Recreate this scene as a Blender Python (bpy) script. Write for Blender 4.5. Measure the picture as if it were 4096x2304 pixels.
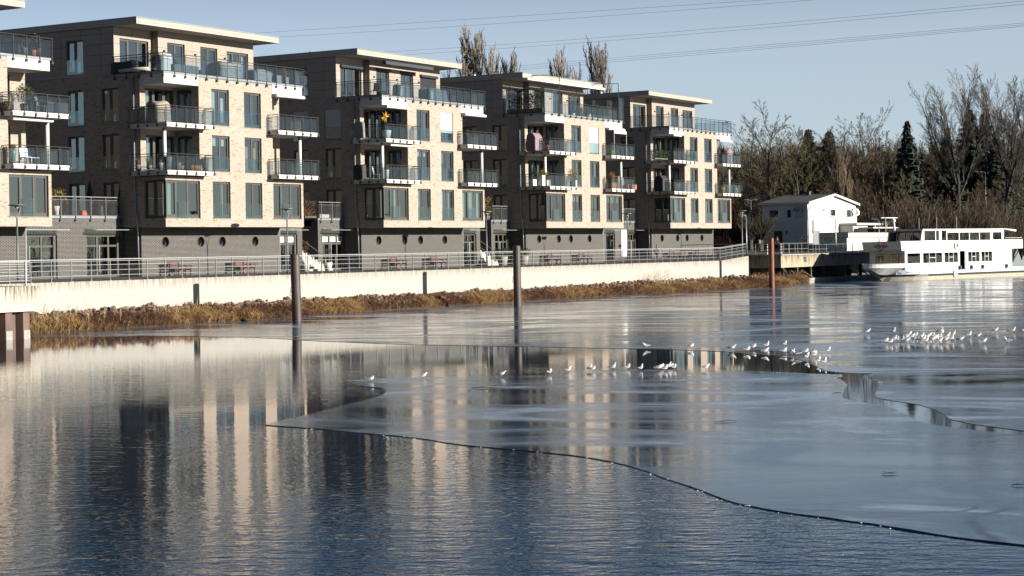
import bpy, bmesh, math, random
import numpy as np
from mathutils import Vector, Matrix, noise
R = math.radians
PI = math.pi
for o in list(bpy.data.objects): bpy.data.objects.remove(o)
S = bpy.context.scene
COL = S.collection

# ------------------------------------------------------------------ camera, sky, sun, exposure
# world frame: x along the river front (away), y inland, z up; z=0 is the promenade, water at WZ
F_PX = 7450.0; ROLL = R(.9432); CY = -155.2; AL = R(30.8261)
CAM = Vector((-89.495, -78.676, 1.343))
WZ = -2.45
fwd = Vector((math.cos(AL), math.sin(AL), 0)); rgt = Vector((math.sin(AL), -math.cos(AL), 0)); up = Vector((0, 0, 1))
cr, sr = math.cos(ROLL), math.sin(ROLL)
cx = rgt*cr - up*sr
cz_up = rgt*sr + up*cr
cam_d = bpy.data.cameras.new('camera'); cam = bpy.data.objects.new('camera', cam_d); COL.objects.link(cam)
cam_d.sensor_width = 36; cam_d.lens = F_PX/4096*36
cam_d.shift_x = .00062; cam_d.shift_y = CY/4096
cam_d.clip_start = .5; cam_d.clip_end = 6000
m = Matrix((cx, cz_up, -fwd)).transposed().to_4x4(); m.translation = CAM
cam.matrix_world = m
S.camera = cam
SUN_AZ = R(10); SUN_EL = R(14.5)
to_sun = Vector((math.sin(SUN_AZ)*math.cos(SUN_EL), -math.cos(SUN_AZ)*math.cos(SUN_EL), math.sin(SUN_EL)))
W = bpy.data.worlds.new('World'); S.world = W; W.use_nodes = True
nt = W.node_tree
bg = nt.nodes['Background']
sky = nt.nodes.new('ShaderNodeTexSky'); sky.sky_type = 'NISHITA'; sky.sun_disc = False
sky.sun_elevation = SUN_EL; sky.sun_rotation = math.atan2(to_sun.x, to_sun.y)
sky.air_density = .8; sky.dust_density = .3; sky.ozone_density = 4.0; sky.altitude = 50
# a pale winter veil low over the horizon, added to the clear sky
tcw = nt.nodes.new('ShaderNodeTexCoord'); spw = nt.nodes.new('ShaderNodeSeparateXYZ'); nt.links.new(tcw.outputs['Generated'], spw.inputs[0])
mrw = nt.nodes.new('ShaderNodeMapRange'); mrw.interpolation_type = 'SMOOTHSTEP'; mrw.inputs[1].default_value = .10; mrw.inputs[2].default_value = .21; mrw.inputs[3].default_value = 1; mrw.inputs[4].default_value = 0
nt.links.new(spw.outputs[2], mrw.inputs[0])
vl = nt.nodes.new('ShaderNodeMixRGB'); vl.blend_type = 'ADD'; nt.links.new(mrw.outputs[0], vl.inputs[0]); nt.links.new(sky.outputs[0], vl.inputs[1]); vl.inputs[2].default_value = (4.25, 4.25, 4.15, 1)
nt.links.new(vl.outputs[0], bg.inputs[0]); bg.inputs[1].default_value = .028
sl = bpy.data.lights.new('sun', 'SUN'); sl.energy = 5.0; sl.angle = R(.5); sl.color = (1, .93, .83)
so = bpy.data.objects.new('sun', sl); COL.objects.link(so); so.rotation_euler = to_sun.to_track_quat('Z', 'Y').to_euler()
so.location = (0, -60, 60)
S.view_settings.view_transform = 'Standard'; S.view_settings.look = 'None'
S.view_settings.exposure = 1.5; S.view_settings.gamma = 1.0
S.render.engine = 'CYCLES'
S.cycles.max_bounces = 8; S.cycles.transparent_max_bounces = 14; S.cycles.glossy_bounces = 4; S.cycles.diffuse_bounces = 1

# ------------------------------------------------------------------ where a picture point lies
def ray(px, py):
    dx, dy = px-2048, py-1152
    a = dx*cr - dy*sr; b = dx*sr + dy*cr - CY
    return fwd + rgt*(a/F_PX) - up*(b/F_PX)
def at(px, py, depth): return CAM + ray(px, py)*depth
def on_z(px, py, z):
    d = ray(px, py); return CAM + d*((z-CAM.z)/d.z)
def on_y(px, py, y):
    d = ray(px, py); return CAM + d*((y-CAM.y)/d.y)
def proj(p):
    q = Vector(p)-CAM; t = q.dot(fwd); a = q.dot(rgt)/t*F_PX; b = -q.z/t*F_PX + CY
    return 2048+a*cr+b*sr, 1152-a*sr+b*cr
def x_at(px, y, z):
    x = 0.0
    for _ in range(12):
        f0 = proj((x, y, z))[0]; f1 = proj((x+.01, y, z))[0]; x += (px-f0)/((f1-f0)/.01)
    return x

# ------------------------------------------------------------------ materials
MATS = {}
def alb(c, k=.46, kw=.50):      # surfaces under this exposure: darker than they look
    q = kw if min(c) > .55 else k
    return tuple(x*q for x in c)
def new_mat(name):
    m = bpy.data.materials.new(name); m.use_nodes = True; MATS[name] = m
    return m, m.node_tree, m.node_tree.nodes['Principled BSDF']
def noise_col(nt, scale, c1, c2, lo=.35, hi=.65, detail=4, vec='Object', stretch=None, rough=.6):
    tc = nt.nodes.new('ShaderNodeTexCoord'); n = nt.nodes.new('ShaderNodeTexNoise'); n.inputs['Scale'].default_value = scale
    n.inputs['Detail'].default_value = detail; n.inputs['Roughness'].default_value = rough
    src = tc.outputs[vec]
    if stretch:
        mp = nt.nodes.new('ShaderNodeMapping'); mp.inputs['Scale'].default_value = stretch
        nt.links.new(src, mp.inputs[0]); src = mp.outputs[0]
    nt.links.new(src, n.inputs['Vector'])
    r = nt.nodes.new('ShaderNodeValToRGB'); r.color_ramp.elements[0].position = lo; r.color_ramp.elements[1].position = hi
    r.color_ramp.elements[0].color = (*c1, 1); r.color_ramp.elements[1].color = (*c2, 1)
    nt.links.new(n.outputs[0], r.inputs[0])
    return r.outputs[0], n.outputs[0]
def mat(name, col, rough=.6, metal=0, var=.12, scale=3, spec=.4, bump=0, detail=4, stretch=None):
    if name in MATS: return MATS[name]
    col = alb(col)
    m, nt, b = new_mat(name)
    c1 = tuple(max(0, c*(1-var)) for c in col); c2 = tuple(min(1, c*(1+var)) for c in col)
    o, f = noise_col(nt, scale, c1, c2, detail=detail, stretch=stretch)
    nt.links.new(o, b.inputs['Base Color'])
    b.inputs['Roughness'].default_value = rough; b.inputs['Metallic'].default_value = metal
    b.inputs['Specular IOR Level'].default_value = spec
    if bump:
        bp = nt.nodes.new('ShaderNodeBump'); bp.inputs['Strength'].default_value = bump; bp.inputs['Distance'].default_value = .02
        nt.links.new(f, bp.inputs['Height']); nt.links.new(bp.outputs[0], b.inputs['Normal'])
    return m
def brick_mat(name, stops, mortar, bw=.25, rh=.0775, mo=.011, offset=.5, bump=.3, rough=.8, dirt=.15):
    stops = [(p, alb(c)) for p, c in stops]; mortar = alb(mortar)
    m, nt, b = new_mat(name)
    uv = nt.nodes.new('ShaderNodeUVMap')
    br = nt.nodes.new('ShaderNodeTexBrick'); br.offset = offset
    br.inputs['Scale'].default_value = 1; br.inputs['Brick Width'].default_value = bw; br.inputs['Row Height'].default_value = rh
    br.inputs['Mortar Size'].default_value = mo; br.inputs['Mortar Smooth'].default_value = .2
    br.inputs['Color1'].default_value = (0, 0, 0, 1); br.inputs['Color2'].default_value = (1, 1, 1, 1); br.inputs['Mortar'].default_value = (0, 0, 0, 1)
    nt.links.new(uv.outputs[0], br.inputs['Vector'])
    r = nt.nodes.new('ShaderNodeValToRGB'); r.color_ramp.interpolation = 'LINEAR'
    els = r.color_ramp.elements
    while len(els) < len(stops): els.new(.5)
    for e, (p, c) in zip(els, stops): e.position = p; e.color = (*c, 1)
    nt.links.new(br.outputs['Color'], r.inputs[0])
    o, f = noise_col(nt, .9, (1-dirt,)*3, (1, 1, 1), .3, .7)
    mu = nt.nodes.new('ShaderNodeMixRGB'); mu.blend_type = 'MULTIPLY'; mu.inputs[0].default_value = 1
    nt.links.new(r.outputs[0], mu.inputs[1]); nt.links.new(o, mu.inputs[2])
    mx = nt.nodes.new('ShaderNodeMixRGB'); nt.links.new(br.outputs['Fac'], mx.inputs[0]); nt.links.new(mu.outputs[0], mx.inputs[1]); mx.inputs[2].default_value = (*mortar, 1)
    nt.links.new(mx.outputs[0], b.inputs['Base Color']); b.inputs['Roughness'].default_value = rough; b.inputs['Specular IOR Level'].default_value = .2
    if bump:
        bp = nt.nodes.new('ShaderNodeBump'); bp.inputs['Strength'].default_value = bump; bp.inputs['Distance'].default_value = .006; bp.invert = True
        nt.links.new(br.outputs['Fac'], bp.inputs['Height']); nt.links.new(bp.outputs[0], b.inputs['Normal'])
    return m
brick_mat('light_brick', [(0, (.52, .405, .32)), (.35, (.59, .472, .38)), (.62, (.54, .412, .325)), (.86, (.485, .374, .30)), (.94, (.36, .28, .22)), (1, (.24, .19, .155))], (.60, .54, .46), mo=.010)
brick_mat('dark_brick', [(0, (.030, .028, .030)), (.5, (.045, .042, .042)), (.82, (.045, .035, .032)), (.9, (.10, .085, .045)), (1, (.022, .024, .030))], (.36, .35, .32), mo=.0110)
brick_mat('cladding_panel', [(0, (.50, .415, .345)), (1, (.54, .45, .375))], (.14, .11, .09), bw=1.75, rh=.68, mo=.012, offset=0, bump=.2, rough=.55, dirt=.06)
brick_mat('fascia_panel', [(0, (.56, .49, .42)), (1, (.60, .53, .455))], (.3, .24, .19), bw=1.6, rh=.9, mo=.010, offset=0, bump=.1, rough=.5, dirt=.05)
brick_mat('roof_ballast', [(0, (.3, .3, .3)), (1, (.4, .4, .38))], (.3, .3, .3), bw=.5, rh=.5)
brick_mat('deck_board', [(0, (.075, .068, .06)), (1, (.12, .108, .095))], (.02, .02, .02), bw=4.0, rh=.14, mo=.006, bump=.3)
brick_mat('roller_shutter', [(0, (.74, .74, .70)), (1, (.78, .78, .74))], (.5, .5, .48), bw=4.0, rh=.06, mo=.005, bump=.3, dirt=.02)
brick_mat('dark_shutter', [(0, (.035, .038, .042)), (1, (.045, .048, .05))], (.01, .01, .01), bw=4.0, rh=.06, mo=.006, bump=.3, dirt=.02)
brick_mat('white_siding', [(0, (.80, .80, .80)), (1, (.84, .84, .83))], (.45, .46, .48), bw=60, rh=.16, mo=.012, bump=.2, dirt=.05)
mat('white_render', (.80, .77, .71), .7, var=.05, scale=1.2)
mat('soffit', (.60, .56, .48), .7, var=.05)
mat('frame_metal', (.10, .10, .09), .45, .1, var=.08)
mat('rail_metal', (.085, .085, .085), .45, .3, var=.1)
mat('galvanised', (.50, .52, .53), .42, .55, var=.12, scale=8)
mat('rail_zinc', (.54, .56, .56), .45, .1, var=.08, scale=8)
mat('zinc', (.36, .40, .42), .45, .4, var=.1, scale=6)
mat('dark_cap', (.05, .06, .07), .5, .2)
mat('sill', (.44, .45, .38), .5, .2)
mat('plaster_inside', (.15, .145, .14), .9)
mat('room_floor', (.12, .09, .06), .6)
mat('curtain', (.62, .68, .62), .9, var=.12, scale=9, stretch=(6, 6, .2))
mat('blind_white', (.80, .82, .78), .8, var=.03)
mat('blind_green', (.30, .44, .40), .8, var=.05)
mat('blind_salmon', (.75, .42, .34), .8, var=.04)
mat('blind_orange', (.75, .30, .06), .8, var=.04)
mat('awning_white', (.86, .85, .80), .5, var=.02)
mat('awning_dark', (.05, .065, .08), .5, var=.05)
mat('bench_wood', (.10, .022, .018), .6, var=.25, scale=14, stretch=(1, 8, 8))
mat('bench_wood_brown', (.15, .055, .03), .6, var=.25, scale=14, stretch=(1, 8, 8))
mat('terracotta', (.55, .19, .08), .7, var=.15, scale=6)
mat('stone_pot', (.16, .16, .15), .7, var=.2, scale=6)
mat('white_pot', (.80, .79, .75), .5, var=.04)
mat('teal_pot', (.25, .42, .40), .3, var=.08)
mat('blue_grey_planter', (.13, .17, .19), .5, var=.1)
mat('cover_beige', (.40, .33, .27), .85, var=.12, scale=5, bump=.4)
mat('cover_grey', (.30, .31, .30), .85, var=.15, scale=5, bump=.4)
mat('cover_dark', (.035, .035, .04), .7, var=.2)
mat('cover_mauve', (.32, .24, .25), .85, var=.1)
mat('cover_white', (.66, .64, .60), .8, var=.08)
mat('foliage_dark', (.030, .055, .018), .7, var=.45, scale=9)
mat('foliage_green', (.06, .095, .025), .7, var=.4, scale=9)
mat('foliage_yellow', (.30, .22, .03), .7, var=.35, scale=9)
mat('foliage_brown', (.15, .085, .035), .8, var=.4, scale=9)
mat('foliage_orange', (.45, .20, .03), .7, var=.3, scale=9)
mat('chair_frame', (.33, .29, .24), .6)
mat('bark', (.085, .072, .055), .9, var=.35, scale=3)
mat('bark_dark', (.050, .045, .038), .9, var=.3, scale=3)
mat('twig_brown', (.135, .095, .058), .9, var=.35, scale=1.2)
mat('twig_pale', (.36, .315, .26), .9, var=.3, scale=1.2)
mat('twig_grey', (.16, .135, .11), .9, var=.3, scale=1.2)
mat('twig_olive', (.16, .14, .058), .9, var=.35, scale=1.2)
mat('twig_tan', (.26, .18, .105), .9, var=.25, scale=1.2)
mat('twig_red', (.12, .060, .036), .9, var=.3, scale=1.2)
mat('needles', (.030, .048, .030), .8, var=.5, scale=2)
mat('hill_ground', (.055, .042, .028), .95, var=.4, scale=.5)
mat('lawn', (.06, .075, .02), .95, var=.35, scale=1.5)
mat('asphalt', (.09, .085, .08), .9, var=.2, scale=2)
mat('granite', (.42, .40, .37), .8, var=.12, scale=8)
mat('steps_stone', (.52, .50, .45), .8, var=.08, scale=5)
mat('boat_white', (.84, .84, .82), .35, var=.02, spec=.5)
mat('boat_antifoul', (.45, .41, .31), .6, var=.15)
mat('boat_black', (.012, .016, .028), .4)
mat('boat_deck', (.33, .43, .52), .6)
mat('boat_blue', (.06, .10, .17), .4)
mat('boat_curtain', (.20, .12, .05), .9, var=.3, scale=8, stretch=(8, 8, .3))
mat('boat_green', (.10, .22, .20), .8, var=.1)
mat('lettering', (.05, .07, .10), .6)
mat('red_paint', (.45, .02, .02), .5)
mat('gull_white', (.82, .82, .81), .8, var=.03)
mat('gull_grey', (.24, .26, .29), .8, var=.1)
mat('gull_red', (.35, .03, .02), .6)
mat('gull_dark', (.02, .02, .02), .7)
mat('skin', (.50, .30, .22), .6)
mat('jacket_pink', (.42, .32, .31), .8, var=.15)
mat('cloth_dark', (.015, .018, .028), .85, var=.2)
mat('cloth_blue', (.03, .045, .08), .85)
mat('hair_grey', (.25, .20, .16), .9, var=.3)
mat('tyre', (.014, .014, .014), .85)
mat('car_orange', (.55, .075, .02), .25, var=.03, spec=.6)
mat('car_glass', (.01, .015, .02), .05, spec=.8)
mat('chrome', (.7, .7, .7), .2, .9)
mat('lamp_lens', (.5, .52, .52), .3)
mat('star_gold', (.85, .48, .04), .5)
mat('timber_old', (.13, .10, .07), .9, var=.3, scale=6)
mat('old_concrete', (.10, .10, .09), .9, var=.35, scale=3, bump=.3)
mat('roof_old', (.09, .09, .09), .85, var=.5, scale=4)
mat('boarding', (.10, .05, .03), .8)
mat('banner', (.82, .82, .80), .7, var=.02)
mat('leaf_litter', (.10, .06, .03), .95, var=.4, scale=3)
mat('cable', (.10, .12, .14), .6)
mat('sign_blue', (.45, .58, .66), .6, var=.03)
mat('cover_orange', (.8, .12, .02), .5)  # plain orange surface colour, no emission
# steel piles: rust with wear
def rust(name, a, b_, sc):
    m, nt, b = new_mat(name)
    a = alb(a); b_ = alb(b_)
    o, f = noise_col(nt, sc, a, b_, .35, .65, 6, stretch=(1, 1, .35))
    nt.links.new(o, b.inputs['Base Color']); b.inputs['Roughness'].default_value = .6; b.inputs['Metallic'].default_value = .1
    bp = nt.nodes.new('ShaderNodeBump'); bp.inputs['Strength'].default_value = .3; bp.inputs['Distance'].default_value = .02
    nt.links.new(f, bp.inputs['Height']); nt.links.new(bp.outputs[0], b.inputs['Normal'])
rust('pile_brown', (.050, .034, .028), (.105, .072, .058), 3)
rust('pile_rust', (.13, .028, .004), (.28, .070, .010), 3)
rust('sheet_pile', (.09, .045, .035), (.20, .12, .09), 1.6)
# thin tinted glass: see-through with a real mirror share
def glass(name, tint, ior, rough=0):
    m, nt, b = new_mat(name); nt.nodes.remove(b)
    out = nt.nodes['Material Output']
    tr = nt.nodes.new('ShaderNodeBsdfTransparent'); tr.inputs[0].default_value = (*tint, 1)
    gl = nt.nodes.new('ShaderNodeBsdfGlossy'); gl.inputs['Roughness'].default_value = rough; gl.inputs[0].default_value = (.95, 1, 1, 1)
    # two-sided reflectance: ior is used as the head-on mirror share, rising at grazing angles
    gm = nt.nodes.new('ShaderNodeNewGeometry'); dt = nt.nodes.new('ShaderNodeVectorMath'); dt.operation = 'DOT_PRODUCT'
    nt.links.new(gm.outputs['Normal'], dt.inputs[0]); nt.links.new(gm.outputs['Incoming'], dt.inputs[1])
    ab = nt.nodes.new('ShaderNodeMath'); ab.operation = 'ABSOLUTE'; nt.links.new(dt.outputs['Value'], ab.inputs[0])
    om = nt.nodes.new('ShaderNodeMath'); om.operation = 'SUBTRACT'; om.inputs[0].default_value = 1; nt.links.new(ab.outputs[0], om.inputs[1])
    pw_ = nt.nodes.new('ShaderNodeMath'); pw_.operation = 'POWER'; pw_.inputs[1].default_value = 4; nt.links.new(om.outputs[0], pw_.inputs[0])
    fr = nt.nodes.new('ShaderNodeMapRange'); fr.inputs[3].default_value = ior; fr.inputs[4].default_value = 1.0; nt.links.new(pw_.outputs[0], fr.inputs[0])
    tcd = nt.nodes.new('ShaderNodeTexCoord'); nz = nt.nodes.new('ShaderNodeTexNoise'); nz.inputs['Scale'].default_value = 1.1; nz.inputs['Detail'].default_value = 1
    bp = nt.nodes.new('ShaderNodeBump'); bp.inputs['Strength'].default_value = .02; bp.inputs['Distance'].default_value = .05
    nt.links.new(tcd.outputs['Object'], nz.inputs['Vector']); nt.links.new(nz.outputs[0], bp.inputs['Height']); nt.links.new(bp.outputs[0], gl.inputs['Normal'])
    mx = nt.nodes.new('ShaderNodeMixShader'); nt.links.new(fr.outputs[0], mx.inputs[0]); nt.links.new(tr.outputs[0], mx.inputs[1]); nt.links.new(gl.outputs[0], mx.inputs[2])
    nt.links.new(mx.outputs[0], out.inputs[0])
glass('window_glass', (.52, .60, .63), .20)
glass('window_dark', (.22, .28, .30), .08)
glass('rail_glass', (.66, .74, .79), .075)
glass('clear_glass', (.82, .88, .90), .07)
# river wall concrete: pale, with brown run-off streaks from its top
def river_concrete(name, base, top_z, reach, stain=(.26, .19, .11), amount=1.0):
    m, nt, b = new_mat(name)
    base = alb(base, .50, .31); stain = alb(stain, .34)
    tc = nt.nodes.new('ShaderNodeTexCoord'); sep = nt.nodes.new('ShaderNodeSeparateXYZ'); nt.links.new(tc.outputs['Object'], sep.inputs[0])
    mp = nt.nodes.new('ShaderNodeMapping'); mp.inputs['Scale'].default_value = (5, 5, .5); nt.links.new(tc.outputs['Object'], mp.inputs[0])
    n = nt.nodes.new('ShaderNodeTexNoise'); n.inputs['Scale'].default_value = 1.2; n.inputs['Detail'].default_value = 6; n.inputs['Roughness'].default_value = .7; nt.links.new(mp.outputs[0], n.inputs['Vector'])
    mr = nt.nodes.new('ShaderNodeMapRange'); mr.inputs[1].default_value = top_z-reach; mr.inputs[2].default_value = top_z; nt.links.new(sep.outputs[2], mr.inputs[0])
    a = nt.nodes.new('ShaderNodeMath'); a.operation = 'POWER'; nt.links.new(mr.outputs[0], a.inputs[0]); a.inputs[1].default_value = 1.6
    mm = nt.nodes.new('ShaderNodeMath'); mm.operation = 'MULTIPLY'; nt.links.new(a.outputs[0], mm.inputs[0])
    r = nt.nodes.new('ShaderNodeMapRange'); r.inputs[1].default_value = .42; r.inputs[2].default_value = .66; nt.links.new(n.outputs[0], r.inputs[0])
    nt.links.new(r.outputs[0], mm.inputs[1])
    am = nt.nodes.new('ShaderNodeMath'); am.operation = 'MULTIPLY'; am.inputs[1].default_value = amount; nt.links.new(mm.outputs[0], am.inputs[0]); am.use_clamp = True
    o, f = noise_col(nt, .7, tuple(c*.93 for c in base), base, .3, .7, 5)
    mx = nt.nodes.new('ShaderNodeMixRGB'); nt.links.new(am.outputs[0], mx.inputs[0]); nt.links.new(o, mx.inputs[1]); mx.inputs[2].default_value = (*stain, 1)
    # casting joints
    jm = nt.nodes.new('ShaderNodeMath'); jm.operation = 'PINGPONG'; jm.inputs[1].default_value = 2.6; nt.links.new(sep.outputs[0], jm.inputs[0])
    jl = nt.nodes.new('ShaderNodeMath'); jl.operation = 'LESS_THAN'; jl.inputs[1].default_value = .018; nt.links.new(jm.outputs[0], jl.inputs[0])
    j2 = nt.nodes.new('ShaderNodeMath'); j2.operation = 'MULTIPLY'; j2.inputs[1].default_value = .75; nt.links.new(jl.outputs[0], j2.inputs[0])
    mj = nt.nodes.new('ShaderNodeMixRGB'); nt.links.new(j2.outputs[0], mj.inputs[0]); nt.links.new(mx.outputs[0], mj.inputs[1]); mj.inputs[2].default_value = (.3, .27, .22, 1)
    nt.links.new(mj.outputs[0], b.inputs['Base Color']); b.inputs['Roughness'].default_value = .85; b.inputs['Specular IOR Level'].default_value = .2
river_concrete('river_wall', (.80, .77, .70), 0, .7, amount=1.0)
river_concrete('pier_concrete', (.66, .61, .50), 0, 1.3, (.14, .13, .09), 1.5)
river_concrete('quay_concrete', (.54, .47, .34), .4, 1.9, (.15, .11, .06), 1.8)

# water and ice
def water_mat():
    m, nt, b = new_mat('water')
    b.inputs['Base Color'].default_value = (.005, .015, .028, 1); b.inputs['Roughness'].default_value = .03
    b.inputs['IOR'].default_value = 1.33; b.inputs['Specular IOR Level'].default_value = .5
    tc = nt.nodes.new('ShaderNodeTexCoord')
    hs = []
    for sc, st, w, rz in ((5.0, (1.0, 2.6, 1), .45, 27), (11, (1.0, 1.9, 1), .20, 40), (1.5, (1, 2.4, 1), .32, 18)):
        mp = nt.nodes.new('ShaderNodeMapping'); mp.vector_type = 'TEXTURE'; mp.inputs['Scale'].default_value = st; mp.inputs['Rotation'].default_value = (0, 0, R(rz))
        nt.links.new(tc.outputs['Object'], mp.inputs[0])
        n = nt.nodes.new('ShaderNodeTexNoise'); n.inputs['Scale'].default_value = sc; n.inputs['Detail'].default_value = 2.5; n.inputs['Roughness'].default_value = .5
        nt.links.new(mp.outputs[0], n.inputs['Vector'])
        mu = nt.nodes.new('ShaderNodeMath'); mu.operation = 'MULTIPLY'; mu.inputs[1].default_value = w; nt.links.new(n.outputs[0], mu.inputs[0]); hs.append(mu)
    ad = nt.nodes.new('ShaderNodeMath'); nt.links.new(hs[0].outputs[0], ad.inputs[0]); nt.links.new(hs[1].outputs[0], ad.inputs[1])
    ad2 = nt.nodes.new('ShaderNodeMath'); nt.links.new(ad.outputs[0], ad2.inputs[0]); nt.links.new(hs[2].outputs[0], ad2.inputs[1])
    # calmer patches
    n = nt.nodes.new('ShaderNodeTexNoise'); n.inputs['Scale'].default_value = .06; n.inputs['Detail'].default_value = 2; nt.links.new(tc.outputs['Object'], n.inputs['Vector'])
    r = nt.nodes.new('ShaderNodeMapRange'); r.inputs[1].default_value = .38; r.inputs[2].default_value = .62; r.inputs[3].default_value = .22; r.inputs[4].default_value = 1.1
    nt.links.new(n.outputs[0], r.inputs[0])
    # a breeze roughens the open reach in the foreground; the water near the ice and the bank is calm
    gr = nt.nodes.new('ShaderNodeVectorMath'); gr.operation = 'DISTANCE'; gr.inputs[1].default_value = (-92, -80, WZ); nt.links.new(tc.outputs['Object'], gr.inputs[0])
    wn = nt.nodes.new('ShaderNodeMath'); wn.operation = 'MULTIPLY_ADD'; wn.inputs[1].default_value = 16; nt.links.new(n.outputs[0], wn.inputs[0]); nt.links.new(gr.outputs['Value'], wn.inputs[2])
    ga = nt.nodes.new('ShaderNodeMapRange'); ga.interpolation_type = 'SMOOTHSTEP'; ga.inputs[1].default_value = 28; ga.inputs[2].default_value = 52; ga.inputs[3].default_value = 4.4; ga.inputs[4].default_value = 1.0
    nt.links.new(wn.outputs[0], ga.inputs[0])
    gb = nt.nodes.new('ShaderNodeMapRange'); gb.inputs[1].default_value = 45; gb.inputs[2].default_value = 80; gb.inputs[3].default_value = 1.0; gb.inputs[4].default_value = .22
    nt.links.new(gr.outputs['Value'], gb.inputs[0])
    g1 = nt.nodes.new('ShaderNodeMath'); g1.operation = 'MULTIPLY'; nt.links.new(ga.outputs[0], g1.inputs[0]); nt.links.new(gb.outputs[0], g1.inputs[1])
    # sheltered downstream of the ice: calm east of a line across the river
    dv = nt.nodes.new('ShaderNodeVectorMath'); dv.operation = 'DOT_PRODUCT'; dv.inputs[1].default_value = (.512, -.859, 0); nt.links.new(tc.outputs['Object'], dv.inputs[0])
    gs = nt.nodes.new('ShaderNodeMapRange'); gs.interpolation_type = 'SMOOTHSTEP'; L0 = -89.495*.512+78.676*.859; gs.inputs[1].default_value = L0+2.5; gs.inputs[2].default_value = L0+7; gs.inputs[3].default_value = 1; gs.inputs[4].default_value = .12
    nt.links.new(dv.outputs['Value'], gs.inputs[0])
    g2 = nt.nodes.new('ShaderNodeMath'); g2.operation = 'MULTIPLY'; nt.links.new(g1.outputs[0], g2.inputs[0]); nt.links.new(gs.outputs[0], g2.inputs[1])
    mm = nt.nodes.new('ShaderNodeMath'); mm.operation = 'MULTIPLY'; nt.links.new(r.outputs[0], mm.inputs[0]); nt.links.new(g2.outputs[0], mm.inputs[1])
    m3 = nt.nodes.new('ShaderNodeMath'); m3.operation = 'MULTIPLY'; nt.links.new(mm.outputs[0], m3.inputs[0]); nt.links.new(ad2.outputs[0], m3.inputs[1])
    bp = nt.nodes.new('ShaderNodeBump'); bp.inputs['Strength'].default_value = 1.0; bp.inputs['Distance'].default_value = .013
    nt.links.new(m3.outputs[0], bp.inputs['Height']); nt.links.new(bp.outputs[0], b.inputs['Normal'])
water_mat()
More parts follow.
